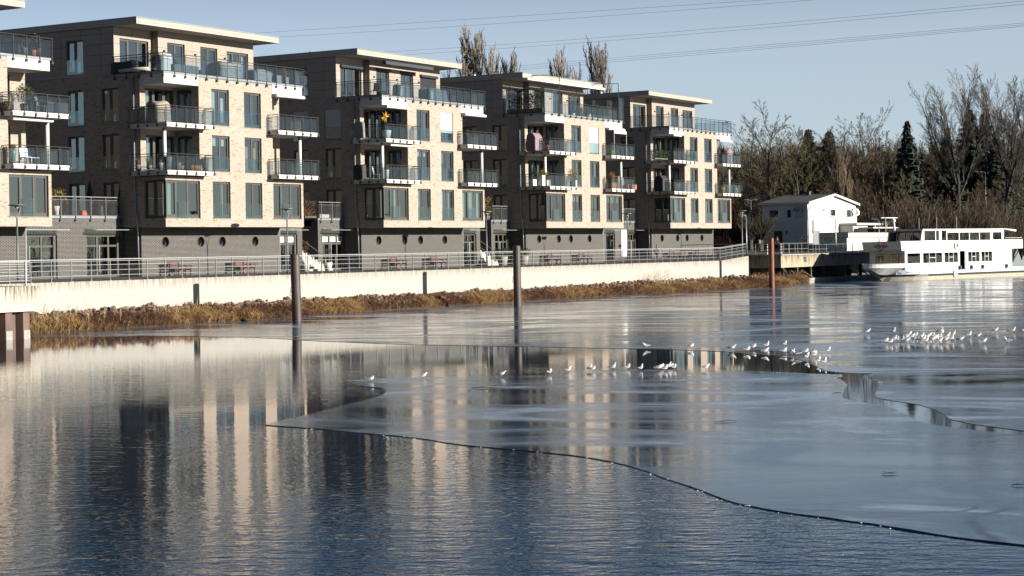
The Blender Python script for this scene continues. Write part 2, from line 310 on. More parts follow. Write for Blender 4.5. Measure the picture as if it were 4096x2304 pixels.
def ice_mat():
    m, nt, b = new_mat('ice')
    tc = nt.nodes.new('ShaderNodeTexCoord')
    dn = nt.nodes.new('ShaderNodeTexNoise'); dn.inputs['Scale'].default_value = .22; dn.inputs['Detail'].default_value = 8; dn.inputs['Distortion'].default_value = 1.6; dn.inputs['Roughness'].default_value = .62
    mp = nt.nodes.new('ShaderNodeMapping'); mp.vector_type = 'TEXTURE'; mp.inputs['Rotation'].default_value = (0, 0, R(18)); mp.inputs['Scale'].default_value = (1.0, 2.0, 1)
    nt.links.new(tc.outputs['Object'], mp.inputs[0]); nt.links.new(mp.outputs[0], dn.inputs['Vector'])
    r = nt.nodes.new('ShaderNodeValToRGB'); e = r.color_ramp.elements; e[0].position = .36; e[0].color = (.006, .012, .016, 1); e[1].position = .64; e[1].color = (.21, .26, .31, 1)
    x = e.new(.44); x.color = (.016, .034, .055, 1); x = e.new(.54); x.color = (.052, .082, .118, 1)
    nt.links.new(dn.outputs[0], r.inputs[0])
    fn = nt.nodes.new('ShaderNodeTexNoise'); fn.inputs['Scale'].default_value = 2.2; fn.inputs['Detail'].default_value = 6; fn.inputs['Roughness'].default_value = .7; nt.links.new(tc.outputs['Object'], fn.inputs['Vector'])
    fr = nt.nodes.new('ShaderNodeMapRange'); fr.inputs[1].default_value = .3; fr.inputs[2].default_value = .75; fr.inputs[3].default_value = .82; fr.inputs[4].default_value = 1.25; nt.links.new(fn.outputs[0], fr.inputs[0])
    mu = nt.nodes.new('ShaderNodeMixRGB'); mu.blend_type = 'MULTIPLY'; mu.inputs[0].default_value = 1; nt.links.new(r.outputs[0], mu.inputs[1]); nt.links.new(fr.outputs[0], mu.inputs[2])
    vo = nt.nodes.new('ShaderNodeTexVoronoi'); vo.feature = 'DISTANCE_TO_EDGE'; vo.inputs['Scale'].default_value = .075; wv = nt.nodes.new('ShaderNodeTexNoise'); wv.inputs['Scale'].default_value = .35; wv.inputs['Detail'].default_value = 3; nt.links.new(tc.outputs['Object'], wv.inputs['Vector'])
    va = nt.nodes.new('ShaderNodeVectorMath'); va.operation = 'MULTIPLY_ADD'; va.inputs[1].default_value = (5, 5, 0); nt.links.new(wv.outputs['Color'], va.inputs[0]); nt.links.new(tc.outputs['Object'], va.inputs[2]); nt.links.new(va.outputs[0], vo.inputs['Vector'])
    vl_ = nt.nodes.new('ShaderNodeMapRange'); vl_.inputs[1].default_value = .0015; vl_.inputs[2].default_value = .006; vl_.inputs[3].default_value = .35; vl_.inputs[4].default_value = 1.0; nt.links.new(vo.outputs['Distance'], vl_.inputs[0])
    mc = nt.nodes.new('ShaderNodeMixRGB'); mc.blend_type = 'MULTIPLY'; mc.inputs[0].default_value = 1; nt.links.new(mu.outputs[0], mc.inputs[1]); nt.links.new(vl_.outputs[0], mc.inputs[2])
    nt.links.new(mc.outputs[0], b.inputs['Base Color'])
    rr = nt.nodes.new('ShaderNodeMapRange'); rr.inputs[1].default_value = .36; rr.inputs[2].default_value = .62; rr.inputs[3].default_value = .03; rr.inputs[4].default_value = .24
    nt.links.new(dn.outputs[0], rr.inputs[0]); nt.links.new(rr.outputs[0], b.inputs['Roughness'])
    b.inputs['IOR'].default_value = 1.31
    bn = nt.nodes.new('ShaderNodeTexNoise'); bn.inputs['Scale'].default_value = .9; bn.inputs['Detail'].default_value = 8; bn.inputs['Roughness'].default_value = .65; bn.inputs['Distortion'].default_value = .3; mb_ = nt.nodes.new('ShaderNodeMapping'); mb_.vector_type = 'TEXTURE'; mb_.inputs['Scale'].default_value = (1, 3, 1); mb_.inputs['Rotation'].default_value = (0, 0, R(28)); nt.links.new(tc.outputs['Object'], mb_.inputs[0]); nt.links.new(mb_.outputs[0], bn.inputs['Vector'])
    bp = nt.nodes.new('ShaderNodeBump'); bp.inputs['Strength'].default_value = .5; bp.inputs['Distance'].default_value = .012
    nt.links.new(bn.outputs[0], bp.inputs['Height']); nt.links.new(bp.outputs[0], b.inputs['Normal'])
ice_mat()
mat('ice_edge', (.03, .045, .055), .3, var=.3)
mat('snow_crumb', (.70, .74, .78), .6)

# ------------------------------------------------------------------ mesh builder
class MB:
    def __init__(s): s.v = []; s.f = []; s.mi = []; s.m = 0
    def add(s, vs, fs):
        n = len(s.v); s.v.extend([tuple(p) for p in vs]); s.f.extend([tuple(i+n for i in f) for f in fs]); s.mi.extend([s.m]*len(fs)); return s
    def box(s, x0, x1, y0, y1, z0, z1):
        if x0 > x1: x0, x1 = x1, x0
        if y0 > y1: y0, y1 = y1, y0
        if z0 > z1: z0, z1 = z1, z0
        return s.add([(x0, y0, z0), (x1, y0, z0), (x1, y1, z0), (x0, y1, z0), (x0, y0, z1), (x1, y0, z1), (x1, y1, z1), (x0, y1, z1)],
            [(0, 3, 2, 1), (4, 5, 6, 7), (0, 1, 5, 4), (1, 2, 6, 5), (2, 3, 7, 6), (3, 0, 4, 7)])
    def prism(s, poly, z0, z1, cap=True):
        n = len(poly); vs = [(x, y, z0) for x, y in poly]+[(x, y, z1) for x, y in poly]
        fs = [(i, (i+1) % n, n+(i+1) % n, n+i) for i in range(n)]
        if cap: fs += [tuple(range(n-1, -1, -1)), tuple(range(n, 2*n))]
        return s.add(vs, fs)
    def tube(s, pts, rs, k=6, cap=True):
        pts = [Vector(p) for p in pts]
        if not isinstance(rs, (list, tuple)): rs = [rs]*len(pts)
        vs = []; 
        for i, p in enumerate(pts):
            d = (pts[min(i+1, len(pts)-1)]-pts[max(i-1, 0)])
            if d.length < 1e-9: d = Vector((0, 0, 1))
            d.normalize(); a = d.cross(Vector((0, 0, 1)) if abs(d.z) < .9 else Vector((1, 0, 0))).normalized(); b = d.cross(a)
            for j in range(k):
                t = 2*PI*j/k; vs.append(p+(a*math.cos(t)+b*math.sin(t))*rs[i])
        fs = [(i*k+j, i*k+(j+1) % k, (i+1)*k+(j+1) % k, (i+1)*k+j) for i in range(len(pts)-1) for j in range(k)]
        if cap: fs += [tuple(range(k-1, -1, -1)), tuple((len(pts)-1)*k+j for j in range(k))]
        return s.add(vs, fs)
    def lathe(s, c, prof, k=16):
        vs = []; fs = []
        for r_, z in prof:
            for j in range(k): vs.append((c[0]+r_*math.cos(2*PI*j/k), c[1]+r_*math.sin(2*PI*j/k), c[2]+z))
        for i in range(len(prof)-1):
            for j in range(k): fs.append((i*k+j, i*k+(j+1) % k, (i+1)*k+(j+1) % k, (i+1)*k+j))
        fs += [tuple(range(k-1, -1, -1)), tuple((len(prof)-1)*k+j for j in range(k))]
        return s.add(vs, fs)
    def ball(s, c, rad, k=10, n=7, wob=0, rnd=None):
        rad = (rad,)*3 if not isinstance(rad, (tuple, list)) else rad
        vs = []; fs = []
        for i in range(n+1):
            ph = PI*i/n
            for j in range(k):
                w = 1+(rnd.uniform(-wob, wob) if wob else 0)
                vs.append((c[0]+rad[0]*w*math.sin(ph)*math.cos(2*PI*j/k), c[1]+rad[1]*w*math.sin(ph)*math.sin(2*PI*j/k), c[2]-rad[2]*w*math.cos(ph)))
        for i in range(n):
            for j in range(k): fs.append((i*k+j, i*k+(j+1) % k, (i+1)*k+(j+1) % k, (i+1)*k+j))
        return s.add(vs, fs)
    def build(s, name, mats, parent=None, smooth=False, uv=False):
        me = bpy.data.meshes.new(name); me.from_pydata(s.v, [], s.f)
        if isinstance(mats, str): mats = [mats]
        for q in mats: me.materials.append(MATS[q])
        if len(mats) > 1: me.polygons.foreach_set('material_index', s.mi)
        if smooth: me.polygons.foreach_set('use_smooth', [True]*len(me.polygons))
        if uv:
            ul = me.uv_layers.new(name='UVMap'); me.calc_loop_triangles()
            data = np.zeros((len(me.loops), 2), dtype=np.float32)
            for p in me.polygons:
                n = p.normal; ax = max(range(3), key=lambda i: abs(n[i]))
                for li in p.loop_indices:
                    c = me.vertices[me.loops[li].vertex_index].co
                    data[li] = (c.x, c.y) if ax == 2 else ((c.x, c.z) if ax == 1 else (c.y, c.z))
            ul.data.foreach_set('uv', data.ravel())
        me.update()
        o = bpy.data.objects.new(name, me); COL.objects.link(o)
        if parent is not None: o.parent = parent
        return o
UVM = {'light_brick', 'dark_brick', 'cladding_panel', 'fascia_panel', 'roof_ballast', 'deck_board', 'roller_shutter', 'dark_shutter', 'white_siding'}
def tag(o, label=None, cat=None, group=None, kind=None):
    if label: o['label'] = label
    if cat: o['category'] = cat
    if group: o['group'] = group
    if kind: o['kind'] = kind
    return o
def thing(name, loc, label, cat, group=None, rz=0):
    o = bpy.data.objects.new(name, None); COL.objects.link(o); o.location = loc; o.rotation_euler = (0, 0, rz); o.empty_display_size = .3
    return tag(o, label, cat, group)
def dup(root, loc, rz=0, label=None, group=None, sc=None):
    r = root.copy(); COL.objects.link(r); r.location = loc; r.rotation_euler = (0, 0, rz)
    if sc: r.scale = sc if isinstance(sc, (tuple, list)) else (sc, sc, sc)
    if label: r['label'] = label
    if group: r['group'] = group
    for ch in list(root.children):
        c = ch.copy(); COL.objects.link(c); c.parent = r
        for g in ch.children:
            d = g.copy(); COL.objects.link(d); d.parent = c
    return r
ORD = ['first', 'second', 'third', 'fourth', 'fifth', 'sixth', 'seventh', 'eighth', 'ninth', 'tenth', 'eleventh', 'twelfth', 'thirteenth', 'fourteenth', 'fifteenth', 'sixteenth', 'seventeenth', 'eighteenth', 'nineteenth', 'twentieth']

# ------------------------------------------------------------------ water, ice, ground
def sheet(name, poly, z, mt, kind='structure', thick=None, uv=False):
    mb = MB()
    if thick: mb.prism(poly, z-thick, z)
    else: mb.add([(x, y, z) for x, y in poly], [tuple(range(len(poly)))])
    o = mb.build(name, mt, uv=uv)
    bm = bmesh.new(); bm.from_mesh(o.data); bmesh.ops.triangulate(bm, faces=bm.faces[:]); bm.to_mesh(o.data); bm.free()
    return tag(o, kind=kind)
sheet('water', [(-1500, -2200), (2500, -2200), (2500, 1200), (-1500, 1200)], WZ, 'water')
def ice_poly(pts, wob=.12, seed=1):
    rnd = random.Random(seed); P = [on_z(x, y, WZ) for x, y in pts]; out = []
    for i, p in enumerate(P):
        q = P[(i+1) % len(P)]; d = (q-p); n = max(1, min(14, int(d.length/1.2)))
        for k in range(n):
            w = 0 if (k == 0 or d.length > 60) else rnd.uniform(-wob, wob)
            c = p+d*(k/n); nn = Vector((-d.y, d.x, 0)).normalized(); c = c+nn*w; out.append((c.x, c.y))
    return out
upper = [(-150, 1352), (114, 1349), (555, 1345), (762, 1346), (1000, 1349), (1300, 1366), (1490, 1374), (1682, 1380), (2045, 1386), (2300, 1391), (2500, 1395), (2710, 1400), (2902, 1407), (3094, 1423), (3199, 1441),
 (3258, 1463), (3304, 1484), (3390, 1493), (3493, 1495), (3470, 1503), (3466, 1508), (3493, 1517), (3512, 1525), (3520, 1533), (3514, 1545), (3509, 1558), (3502, 1574), (3500, 1586), (3514, 1594), (3570, 1604), (3635, 1613), (3676, 1620), (3742, 1640), (3775, 1658),
 (3800, 1678), (3887, 1697), (4096, 1725), (4600, 1790)]
U = [on_z(x, y, WZ) for x, y in upper]
up_poly = ice_poly(upper, .10, 3)
end = [(u.x, u.y) for u in (U[-1],)]
# close over the far side: behind the bank and off to the right
far = [(60, -60), (400, -200), (400, -14), (120, -6), (76, -4), (66, -9.5), (-30, -9.5), (-60, -9.5)]
k0 = up_poly.index(min(up_poly, key=lambda p: (p[0]-U[-1].x)**2+(p[1]-U[-1].y)**2))
sheet('far_ice_sheet', up_poly[:k0+1]+far, WZ+.010, ['ice'], thick=.05)
lower = [(1379, 1522), (1673, 1511), (1999, 1499), (2185, 1492), (2350, 1485), (2500, 1480), (2640, 1481), (2832, 1481), (2989, 1486), (3129, 1490), (3251, 1497), (3367, 1500), (3371, 1505), (3350, 1509), (3337, 1513), (3358, 1518), (3374, 1526), (3390, 1540), (3383, 1549), (3377, 1560), (3371, 1574),
 (3372, 1595), (3410, 1605), (3455, 1613), (3514, 1621), (3576, 1637), (3631, 1664), (3666, 1685), (3728, 1702), (3818, 1714), (3956, 1730), (4096, 1743), (4500, 1790), (4600, 2240), (4350, 2212), (4096, 2184), (3940, 2167), (3801, 2149), (3640, 2124), (3491, 2098), (3390, 2086), (3305, 2073), (3180, 2058), (3058, 2038), (2990, 2024),
 (2946, 2015), (2900, 2001), (2859, 1985), (2810, 1966), (2760, 1948), (2655, 1914), (2580, 1885), (2500, 1861), (2450, 1850), (2370, 1835), (2287, 1823), (2150, 1809), (2015, 1797), (1930, 1789), (1852, 1782), (1780, 1772), (1716, 1760), (1640, 1751), (1580, 1744), (1417, 1731), (1254, 1715), (1140, 1708), (1060, 1702), (1080, 1694), (1109, 1688), (1200, 1668), (1300, 1643), (1393, 1618),
 (1440, 1607), (1486, 1597), (1520, 1586), (1537, 1577), (1546, 1567), (1542, 1559), (1528, 1554), (1510, 1552), (1475, 1548), (1440, 1543), (1416, 1534)]
sheet('near_ice_floe', ice_poly(lower, .035, 5), WZ+.016, ['ice'], thick=.05)
# dark wet rims of the floes, with refrozen crumbs
def rim(name, pts, z, w=.06, step=.5, mt='ice_edge'):
    mb = MB(); P = [on_z(x, y, WZ) for x, y in pts]; L = []
    rnd = random.Random(len(pts))
    for a, b in zip(P, P[1:]):
        n = max(1, int((b-a).length/step))
        for k in range(n):
            p = a+(b-a)*(k/n); L.append(Vector((p.x, p.y, z+rnd.uniform(-.006, .012))))
    k = 0
    while k < len(L)-2:
        n = rnd.randint(3, 14); seg = L[k:k+n+1]
        if len(seg) > 1 and rnd.random() < .8:
            g = rnd.uniform(.4, 1.1); mb.tube(seg, [w*g*(.35 if i in (0, len(seg)-1) else rnd.uniform(.5, 1.1)) for i in range(len(seg))], 5)
        k += n
    return mb.build(name, mt, smooth=True)
i0 = lower.index((3801, 2149)); i1 = lower.index((1060, 1702))
tag(rim('ice_rim', lower[i0-4:i1+1], WZ+.002, .012), kind='structure')
tag(rim('ice_rim', upper[3:15], WZ+.001, .007), kind='structure')

# land: behind the promenade and round to the right bank
def sstep(t, a, b): t = max(0, min(1, (t-a)/(b-a))); return t*t*(3-2*t)
def terrain(x, y):
    d = (Vector((x, y, 0))-CAM).dot(fwd)
    z = .42+sstep(d, 195, 285)*.95+sstep(d, 285, 430)*15
    return z+.5*sstep(d, 250, 350)*noise.noise(Vector((x*.05, y*.05, 0)))
mb = MB(); NX, NY = 70, 60
gx = [78.4+((i/(NX-1))**1.6)*900 for i in range(NX)]; gy = [-4+((j/(NY-1))**1.6)*900 for j in range(NY)]
mb.add([(x, y, terrain(x, y)) for y in gy for x in gx], [(j*NX+i, j*NX+i+1, (j+1)*NX+i+1, (j+1)*NX+i) for j in range(NY-1) for i in range(NX-1)])
tag(mb.build('hillside', 'hill_ground', smooth=True), kind='structure')
mb = MB(); mb.add([(-400, 15.9, -.02), (78.4, 15.9, -.02), (78.4, 900, -.02), (-400, 900, -.02)], [(0, 1, 2, 3)]); tag(mb.build('ground', 'hill_ground'), kind='structure')
mb = MB(); vs = []; nx = 26
for j in range(8):
    for i in range(nx): x = 78.6+i*3.2; y = -3.6+j*4.5; vs.append((x, y, terrain(x, y)+.012))
mb.add(vs, [(j*nx+i, j*nx+i+1, (j+1)*nx+i+1, (j+1)*nx+i) for j in range(7) for i in range(nx-1)])
tag(mb.build('lawn', 'lawn', smooth=True), kind='structure')
mb = MB(); mb.add([(x, y, 0) for x, y in [(-60, -9.3), (62, -9.3), (62, 16), (-60, 16)]]+[(70.4, -8.8, .32), (70.4, 16, .32), (70.4, 6, .33), (78.4, 6, .42), (78.4, 16, .42)], [(0, 1, 2, 3), (1, 4, 5, 2), (6, 7, 8, 5)])
tag(mb.build('promenade', 'deck_board', uv=True), kind='structure')
mb = MB(); mb.add([(78.5, -8.7, .425), (135, -8.7, .425), (135, -3.9, .43), (78.5, -3.9, .43)], [(0, 1, 2, 3)])
tag(mb.build('quay_path', 'asphalt'), kind='structure')

# river wall
mb = MB()
def wall_seg(mb, a, b, za, zb, th=.45, zbot=WZ-.4):
    a = Vector((*a, 0)); b = Vector((*b, 0)); n = Vector((-(b-a).y, (b-a).x, 0)).normalized()*th
    v = [(a.x, a.y, zbot), (b.x, b.y, zbot), (b.x+n.x, b.y+n.y, zbot), (a.x+n.x, a.y+n.y, zbot), (a.x, a.y, za), (b.x, b.y, zb), (b.x+n.x, b.y+n.y, zb), (a.x+n.x, a.y+n.y, za)]
    mb.add(v, [(0, 3, 2, 1), (4, 5, 6, 7), (0, 1, 5, 4), (1, 2, 6, 5), (2, 3, 7, 6), (3, 0, 4, 7)])
wall_seg(mb, (-29, -9.35), (63.6, -9.35), .02, .02)
wall_seg(mb, (63.6, -9.35), (70.4, -8.9), .022, .34)
wall_seg(mb, (70.4, -8.9), (71.9, -2), .34, .36)
tag(mb.build('river_wall', 'river_wall'), 'pale concrete river wall with brown run-off streaks below the promenade railing', 'wall')

# left landing: capped sheet piles
t = thing('landing_stage', (-27.5, -12.5, 0), 'stained concrete cap on brown sheet piles at the left edge of the picture', 'landing')
def lc(o, loc=(-27.5, -12.5, 0)):
    o.location = (-loc[0], -loc[1], -loc[2]); return o
xr = x_at(154, -15.3, 0); xp = x_at(117, -15.1, -2)
mb = MB(); mb.box(-60, xr, -15.35, -9.36, -1.16, .0); lc(mb.build('concrete_cap', 'pier_concrete', t))
mb = MB(); x = xp; k = 0
prof = []
while x > -50:
    prof += [(x, -15.15), (x-.42, -15.15), (x-.55, -14.78), (x-.97, -14.78)]; x -= 1.1
n = len(prof)
mb.add([(a, b, WZ-.5) for a, b in prof]+[(a, b, -1.17) for a, b in prof], [(i, i+1, n+i+1, n+i) for i in range(n-1)])
mb.box(xp-.02, xp, -15.15, -9.4, WZ-.5, -1.17)
lc(mb.build('sheet_piling', 'sheet_pile', t))
mb = MB()
for i in range(7):
    x = xp-.2-i*1.1; mb.box(x-.2, x+.19, -15.17, -15.16, WZ-.02, WZ+.42)
lc(mb.build('waterline_stain', 'granite', t))

# ------------------------------------------------------------------ facades with openings
def pm(plane, fix):
    if plane == 'y': return lambda u, d, z: (u, fix+d, z)
    if plane == 'x': return lambda u, d, z: (fix+d, u, z)
    return lambda u, d, z: (fix-d, u, z)        # faces +x
def facade(mb, plane, fix, u0, u1, z0, z1, ops, depth=.22):
    """flat wall with rectangular holes and their reveals"""
    P = pm(plane, fix)
    us = sorted(set([u0, u1]+[o[0] for o in ops]+[o[1] for o in ops])); zs = sorted(set([z0, z1]+[o[2] for o in ops]+[o[3] for o in ops]))
    us = [u for u in us if u0 <= u <= u1]; zs = [z for z in zs if z0 <= z <= z1]
    for i in range(len(us)-1):
        for j in range(len(zs)-1):
            a, b, c, d = us[i], us[i+1], zs[j], zs[j+1]; mu, mz = (a+b)/2, (c+d)/2
            if any(o[0] < mu < o[1] and o[2] < mz < o[3] for o in ops): continue
            mb.add([P(a, 0, c), P(b, 0, c), P(b, 0, d), P(a, 0, d)], [(0, 1, 2, 3)] if plane == 'y' else [(3, 2, 1, 0)])
    for a, b, c, d in ops:
        for (p, q) in (((a, c), (a, d)), ((b, d), (b, c)), ((a, d), (b, d)), ((b, c), (a, c))):
            mb.add([P(p[0], 0, p[1]), P(p[0], depth, p[1]), P(q[0], depth, q[1]), P(q[0], 0, q[1])], [(0, 1, 2, 3)])
def mbx(mb, P, u0, u1, d0, d1, z0, z1):
    a = P(u0, d0, z0); b = P(u1, d1, z1); mb.box(a[0], b[0], a[1], b[1], a[2], b[2])
def window(parent, plane, fix, u0, u1, z0, z1, n=2, guard=True, curtain=None, shut=0, sill=True, rng=random, door=False, fw=.07, name='window', frame='frame_metal'):
    P = pm(plane, fix); D = .13
    mb = MB()
    mbx(mb, P, u0+.004, u1-.004, D, D+.08, z0+.004, z0+(.16 if not door else .1)); mbx(mb, P, u0+.004, u1-.004, D, D+.08, z1-.09, z1-.004)
    w = (u1-u0)/n
    for i in range(n+1):
        u = u0+i*w; hw = fw if 0 < i < n else fw
        a = max(u0+.004, u-hw); b = min(u1-.004, u+hw); mbx(mb, P, a, b, D+.002, D+.078, z0+.1, z1-.08)
    for i in range(n):      # sash of every other light stands proud
        if (i % 2 == 0) == (n == 2): continue
        a = u0+i*w+fw+.002; b = u0+(i+1)*w-fw-.002
        mbx(mb, P, a, b, D-.018, D+.05, z0+.165, z0+.23); mbx(mb, P, a, b, D-.018, D+.05, z1-.15, z1-.095)
        mbx(mb, P, a, a+.055, D-.02, D+.05, z0+.232, z1-.152); mbx(mb, P, b-.055, b, D-.02, D+.05, z0+.232, z1-.152)
    fr = mb.build(name, frame, parent)
    mb = MB(); mb.add([P(u0+.05, D+.03, z0+.05), P(u1-.05, D+.03, z0+.05), P(u1-.05, D+.03, z1-.05), P(u0+.05, D+.03, z1-.05)], [(0, 1, 2, 3)]); mb.build('pane', 'window_glass', fr)
    if sill:
        mb = MB(); mbx(mb, P, u0-.02, u1+.06, -.05, .125, z0-.035, z0-.003); mb.build('sill', 'sill', fr)
    if guard:
        mb = MB(); mbx(mb, P, u0+.02, u1-.02, .02, .035, z0+.03, z0+.98); mb.build('glass_guard', 'clear_glass', fr)
    if curtain:
        for (f0, f1, g0, g1, mt) in curtain:        # fractions across and up
            a = u0+(u1-u0)*f0; b = u0+(u1-u0)*f1; mb = MB(); k = max(2, int((b-a)/.05))
            wav = mt == 'curtain'
            vs = [P(a+(b-a)*i/k, .36+(.025*math.sin(i*1.7) if wav else 0), z) for z in (z0+(z1-z0)*g0, z0+(z1-z0)*g1) for i in range(k+1)]
            mb.add(vs, [(i, i+1, k+2+i, k+1+i) for i in range(k)])
            mb.build('curtain' if wav else 'blind', mt, fr)
    if shut:
        mb = MB(); mbx(mb, P, u0+.03, u1-.03, .055, .095, z1-(z1-z0)*abs(shut), z1-.01)
        mb.build('roller_shutter', 'roller_shutter' if shut > 0 else 'dark_shutter', fr, uv=True)
    return fr
def railing(path, z0, h, sp, parent, name='railing', drop=.25, rail2=.15, off=.05, glass_z=.08, start=True, end=True, ext=.1):
    """post-and-rail balustrade along a path on the outside of a slab, glass inside"""
    mb = MB(); gl = MB(); P = [Vector((*p, 0)) for p in path]
    for si, (a, b) in enumerate(zip(P, P[1:])):
        d = b-a; L = d.length; d.normalize(); n = max(1, round(L/sp)); nn = Vector((d.y, -d.x, 0))
        for k in range(n+1):
            if si > 0 and k == 0: continue
            p = a+d*(L*(k+.0)/n) if 0 < k < n else (a+d*.06 if k == 0 else b-d*.06)
            mb.tube([(p.x, p.y, z0-drop), (p.x, p.y, z0+h)], .022, 5)
            mb.box(p.x-.055, p.x+.055, p.y-.055, p.y+.055, z0-drop, z0-drop+.16)
        e0 = a-d*(ext if si == 0 else 0); e1 = b+d*(ext if si == len(P)-2 else 0)
        mb.tube([(e0.x, e0.y, z0+h), (e1.x, e1.y, z0+h)], .026, 6)
        mb.tube([(e0.x, e0.y, z0+h-rail2), (e1.x, e1.y, z0+h-rail2)], .018, 5)
        mb.tube([(e0.x, e0.y, z0+.03), (e1.x, e1.y, z0+.03)], .018, 5)
        q = -nn*off
        gl.add([(e0.x+q.x, e0.y+q.y, z0+glass_z), (e1.x+q.x, e1.y+q.y, z0+glass_z), (e1.x+q.x, e1.y+q.y, z0+h-rail2), (e0.x+q.x, e0.y+q.y, z0+h-rail2)], [(0, 1, 2, 3)])
    return mb, gl
ZS = 3.134; LV = [ZS, 6.645, 9.645]      # underside of the bays, balcony tops
PORT = [2.27, 5.76, 7.96, 11.46]
CUR = lambda *a: list(a)
def apartment(x0, idx, label):
    rng = random.Random(idx*7+3)
    B = thing('apartment_building', (x0, 0, 0), label, 'apartment building', 'brick apartment buildings along the promenade')
    last = 15.0
    # brick shell of the upper floors
    fo = []
    for k, (a, b) in enumerate(((3.67, 6.07), (6.73, 9.08), (9.74, 12.1))):
        fo += [(4.59, 6.38, a, b), (7.93, 9.72, a, b)]
    mb = MB()
    facade(mb, 'y', 0, 0, 14.26, ZS, 6.31, [(.05, 3.34, 3.67, 6.07), (4.59, 6.38, 3.67, 6.07), (7.93, 9.72, 3.67, 6.07), (10.92, 14.02, 3.67, 6.07)])
    facade(mb, 'y', 0, 3.35, 10.93, 6.31, 12.72, [o for o in fo if o[2] > 6])
    so_ = [(3.79, 5.28, a, b) for a, b in ((3.67, 6.05), (6.80, 9.14), (9.80, 12.10))]+[(6.82, 8.27, a, b) for a, b in ((3.67, 6.05), (6.80, 9.14), (9.80, 12.10))]
    facade(mb, 'x', 0, 0, 2.0, ZS, 6.31, [(.05, 1.76, 3.67, 6.07)])
    facade(mb, 'x', 0, 2.0, last, ZS, 12.98, so_)
    # open corners: back walls, returns, lids
    facade(mb, 'y', 2.0, 0, 3.35, 6.31, 12.2, [(.5, 3.3, 6.70, 9.02), (.5, 3.3, 9.70, 12.02)])
    facade(mb, 'y', 2.0, 10.93, 14.26, 6.31, 12.2, [(11.0, 13.05, 6.70, 9.02), (11.0, 13.05, 9.70, 12.02)])
    facade(mb, 'x', 3.35, 0, 2.0, 6.31, 12.2, [(.6, 1.9, 6.70, 9.02), (.6, 1.9, 9.70, 12.02)])
    mb.add([(10.93, 0, 6.31), (10.93, 2, 6.31), (10.93, 2, 12.2), (10.93, 0, 12.2)], [(0, 1, 2, 3)])
    mb.add([(14.26, 0, ZS), (14.26, 2, ZS), (14.26, 2, 6.31), (14.26, 0, 6.31), (14.26, last, ZS), (14.26, last, 12.98), (14.26, 2, 12.98)], [(0, 1, 2, 3), (1, 4, 5, 6)])
    mb.add([(0, last, ZS), (14.26, last, ZS), (14.26, last, 12.98), (0, last, 12.98)], [(3, 2, 1, 0)])
    mb.build('brick_wall', 'light_brick', B, uv=True)
    # slabs inside and out
    mb = MB()
    mb.box(.01, 14.25, .01, 2.05, ZS-.02, ZS+.12); mb.box(.3, 14, 2.3, last-.1, ZS+.0, ZS+.3)
    mb.build('soffit', 'soffit', B)
    mb = MB()
    for z in (6.2, 9.3): mb.box(3.6, 10.7, .3, 2.25, z, z+.3); mb.box(.3, 14, 2.3, last-.1, z, z+.3)
    mb.box(.25, 14, .25, 2.25, 6.10, 6.3)
    mb.box(.3, 14, 6.15, 6.3, 3.44, 12.3)  # partition added to keep sunlight off the rear inner wall
    mb.box(.3, 14, 9.2, 9.35, 3.44, 12.3)
    for x in (3.5, 7.1, 10.6): mb.box(x, x+.1, 2.4, 9.1, 3.44, 12.3)
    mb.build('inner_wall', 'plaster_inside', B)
    # windows
    c = lambda: rng.choice([None, None, [(0, .16, .03, .96, 'curtain')], [(.84, 1, .03, .96, 'curtain')], [(0, .14, .03, .96, 'curtain'), (.86, 1, .03, .96, 'curtain')], [(0, .5, .6, .97, 'blind_green')], [(0, 1, .72, .97, 'blind_white')], [(.52, .96, .03, .97, 'curtain')], [(0, .45, .05, .97, 'blind_green')], [(.04, .2, .03, .97, 'curtain'), (.3, .44, .03, .97, 'curtain')]])
    spec = {(1, 4, 2): dict(curtain=CUR((0, .42, .1, .97, 'blind_white'), (.56, .95, .05, .78, 'blind_white'))), (1, 7, 1): dict(curtain=CUR((0, .42, .05, .75, 'blind_salmon'), (.55, .85, .05, .72, 'blind_salmon'), (.86, .95, .05, .9, 'blind_orange'))),
            (1, 4, 0): dict(curtain=CUR((.55, .8, .03, .97, 'curtain'))),
            (2, 7, 2): dict(shut=.68), (3, 7, 2): dict(shut=.97), (2, 4, 1): dict(curtain=CUR((0, .45, .78, .97, 'blind_white'), (.55, .95, .78, .97, 'blind_white'))),
            (3, 4, 1): dict(curtain=CUR((.5, 1, .25, .97, 'blind_green'))), (4, 7, 1): dict(curtain=CUR((0, 1, .9, .98, 'blind_white'), (.1, .9, .05, .9, 'blind_green'))), (4, 4, 0): dict(curtain=CUR((.5, .95, .05, .97, 'blind_green'))),
            (2, 4, 0): dict(curtain=CUR((0, .45, .03, .97, 'curtain'))), (2, 7, 0): dict(curtain=CUR((0, .42, .03, .97, 'curtain'), (.55, .9, .03, .97, 'curtain'))),
            (3, 4, 2): dict(curtain=CUR((.1, .9, .03, .97, 'blind_green'))), (3, 7, 0): dict(curtain=CUR((.05, .95, .5, .97, 'blind_green')))}
    for a, b, z0, z1 in fo:
        lv = 0 if z0 < 6 else (1 if z0 < 9 else 2)
        kw = spec.get((idx, int(a), lv), dict(curtain=c()))
        window(B, 'y', 0, a, b, z0, z1, rng=rng, **kw)
    for a, b, z0, z1 in so_:
        sh = .96 if (idx == 2 and z0 > 9) else 0
        window(B, 'x', 0, a, b, z0, z1, curtain=c(), sill=True, guard=z0 > 6, shut=sh)
    cl = {1: [(.03, .26, .02, .98, 'curtain')], 2: [(.55, .75, .02, .98, 'curtain'), (.02, .08, .02, .98, 'curtain')], 4: [(0, .3, .02, .32, 'blind_white'), (.4, .95, .02, .98, 'blind_green')]}.get(idx)
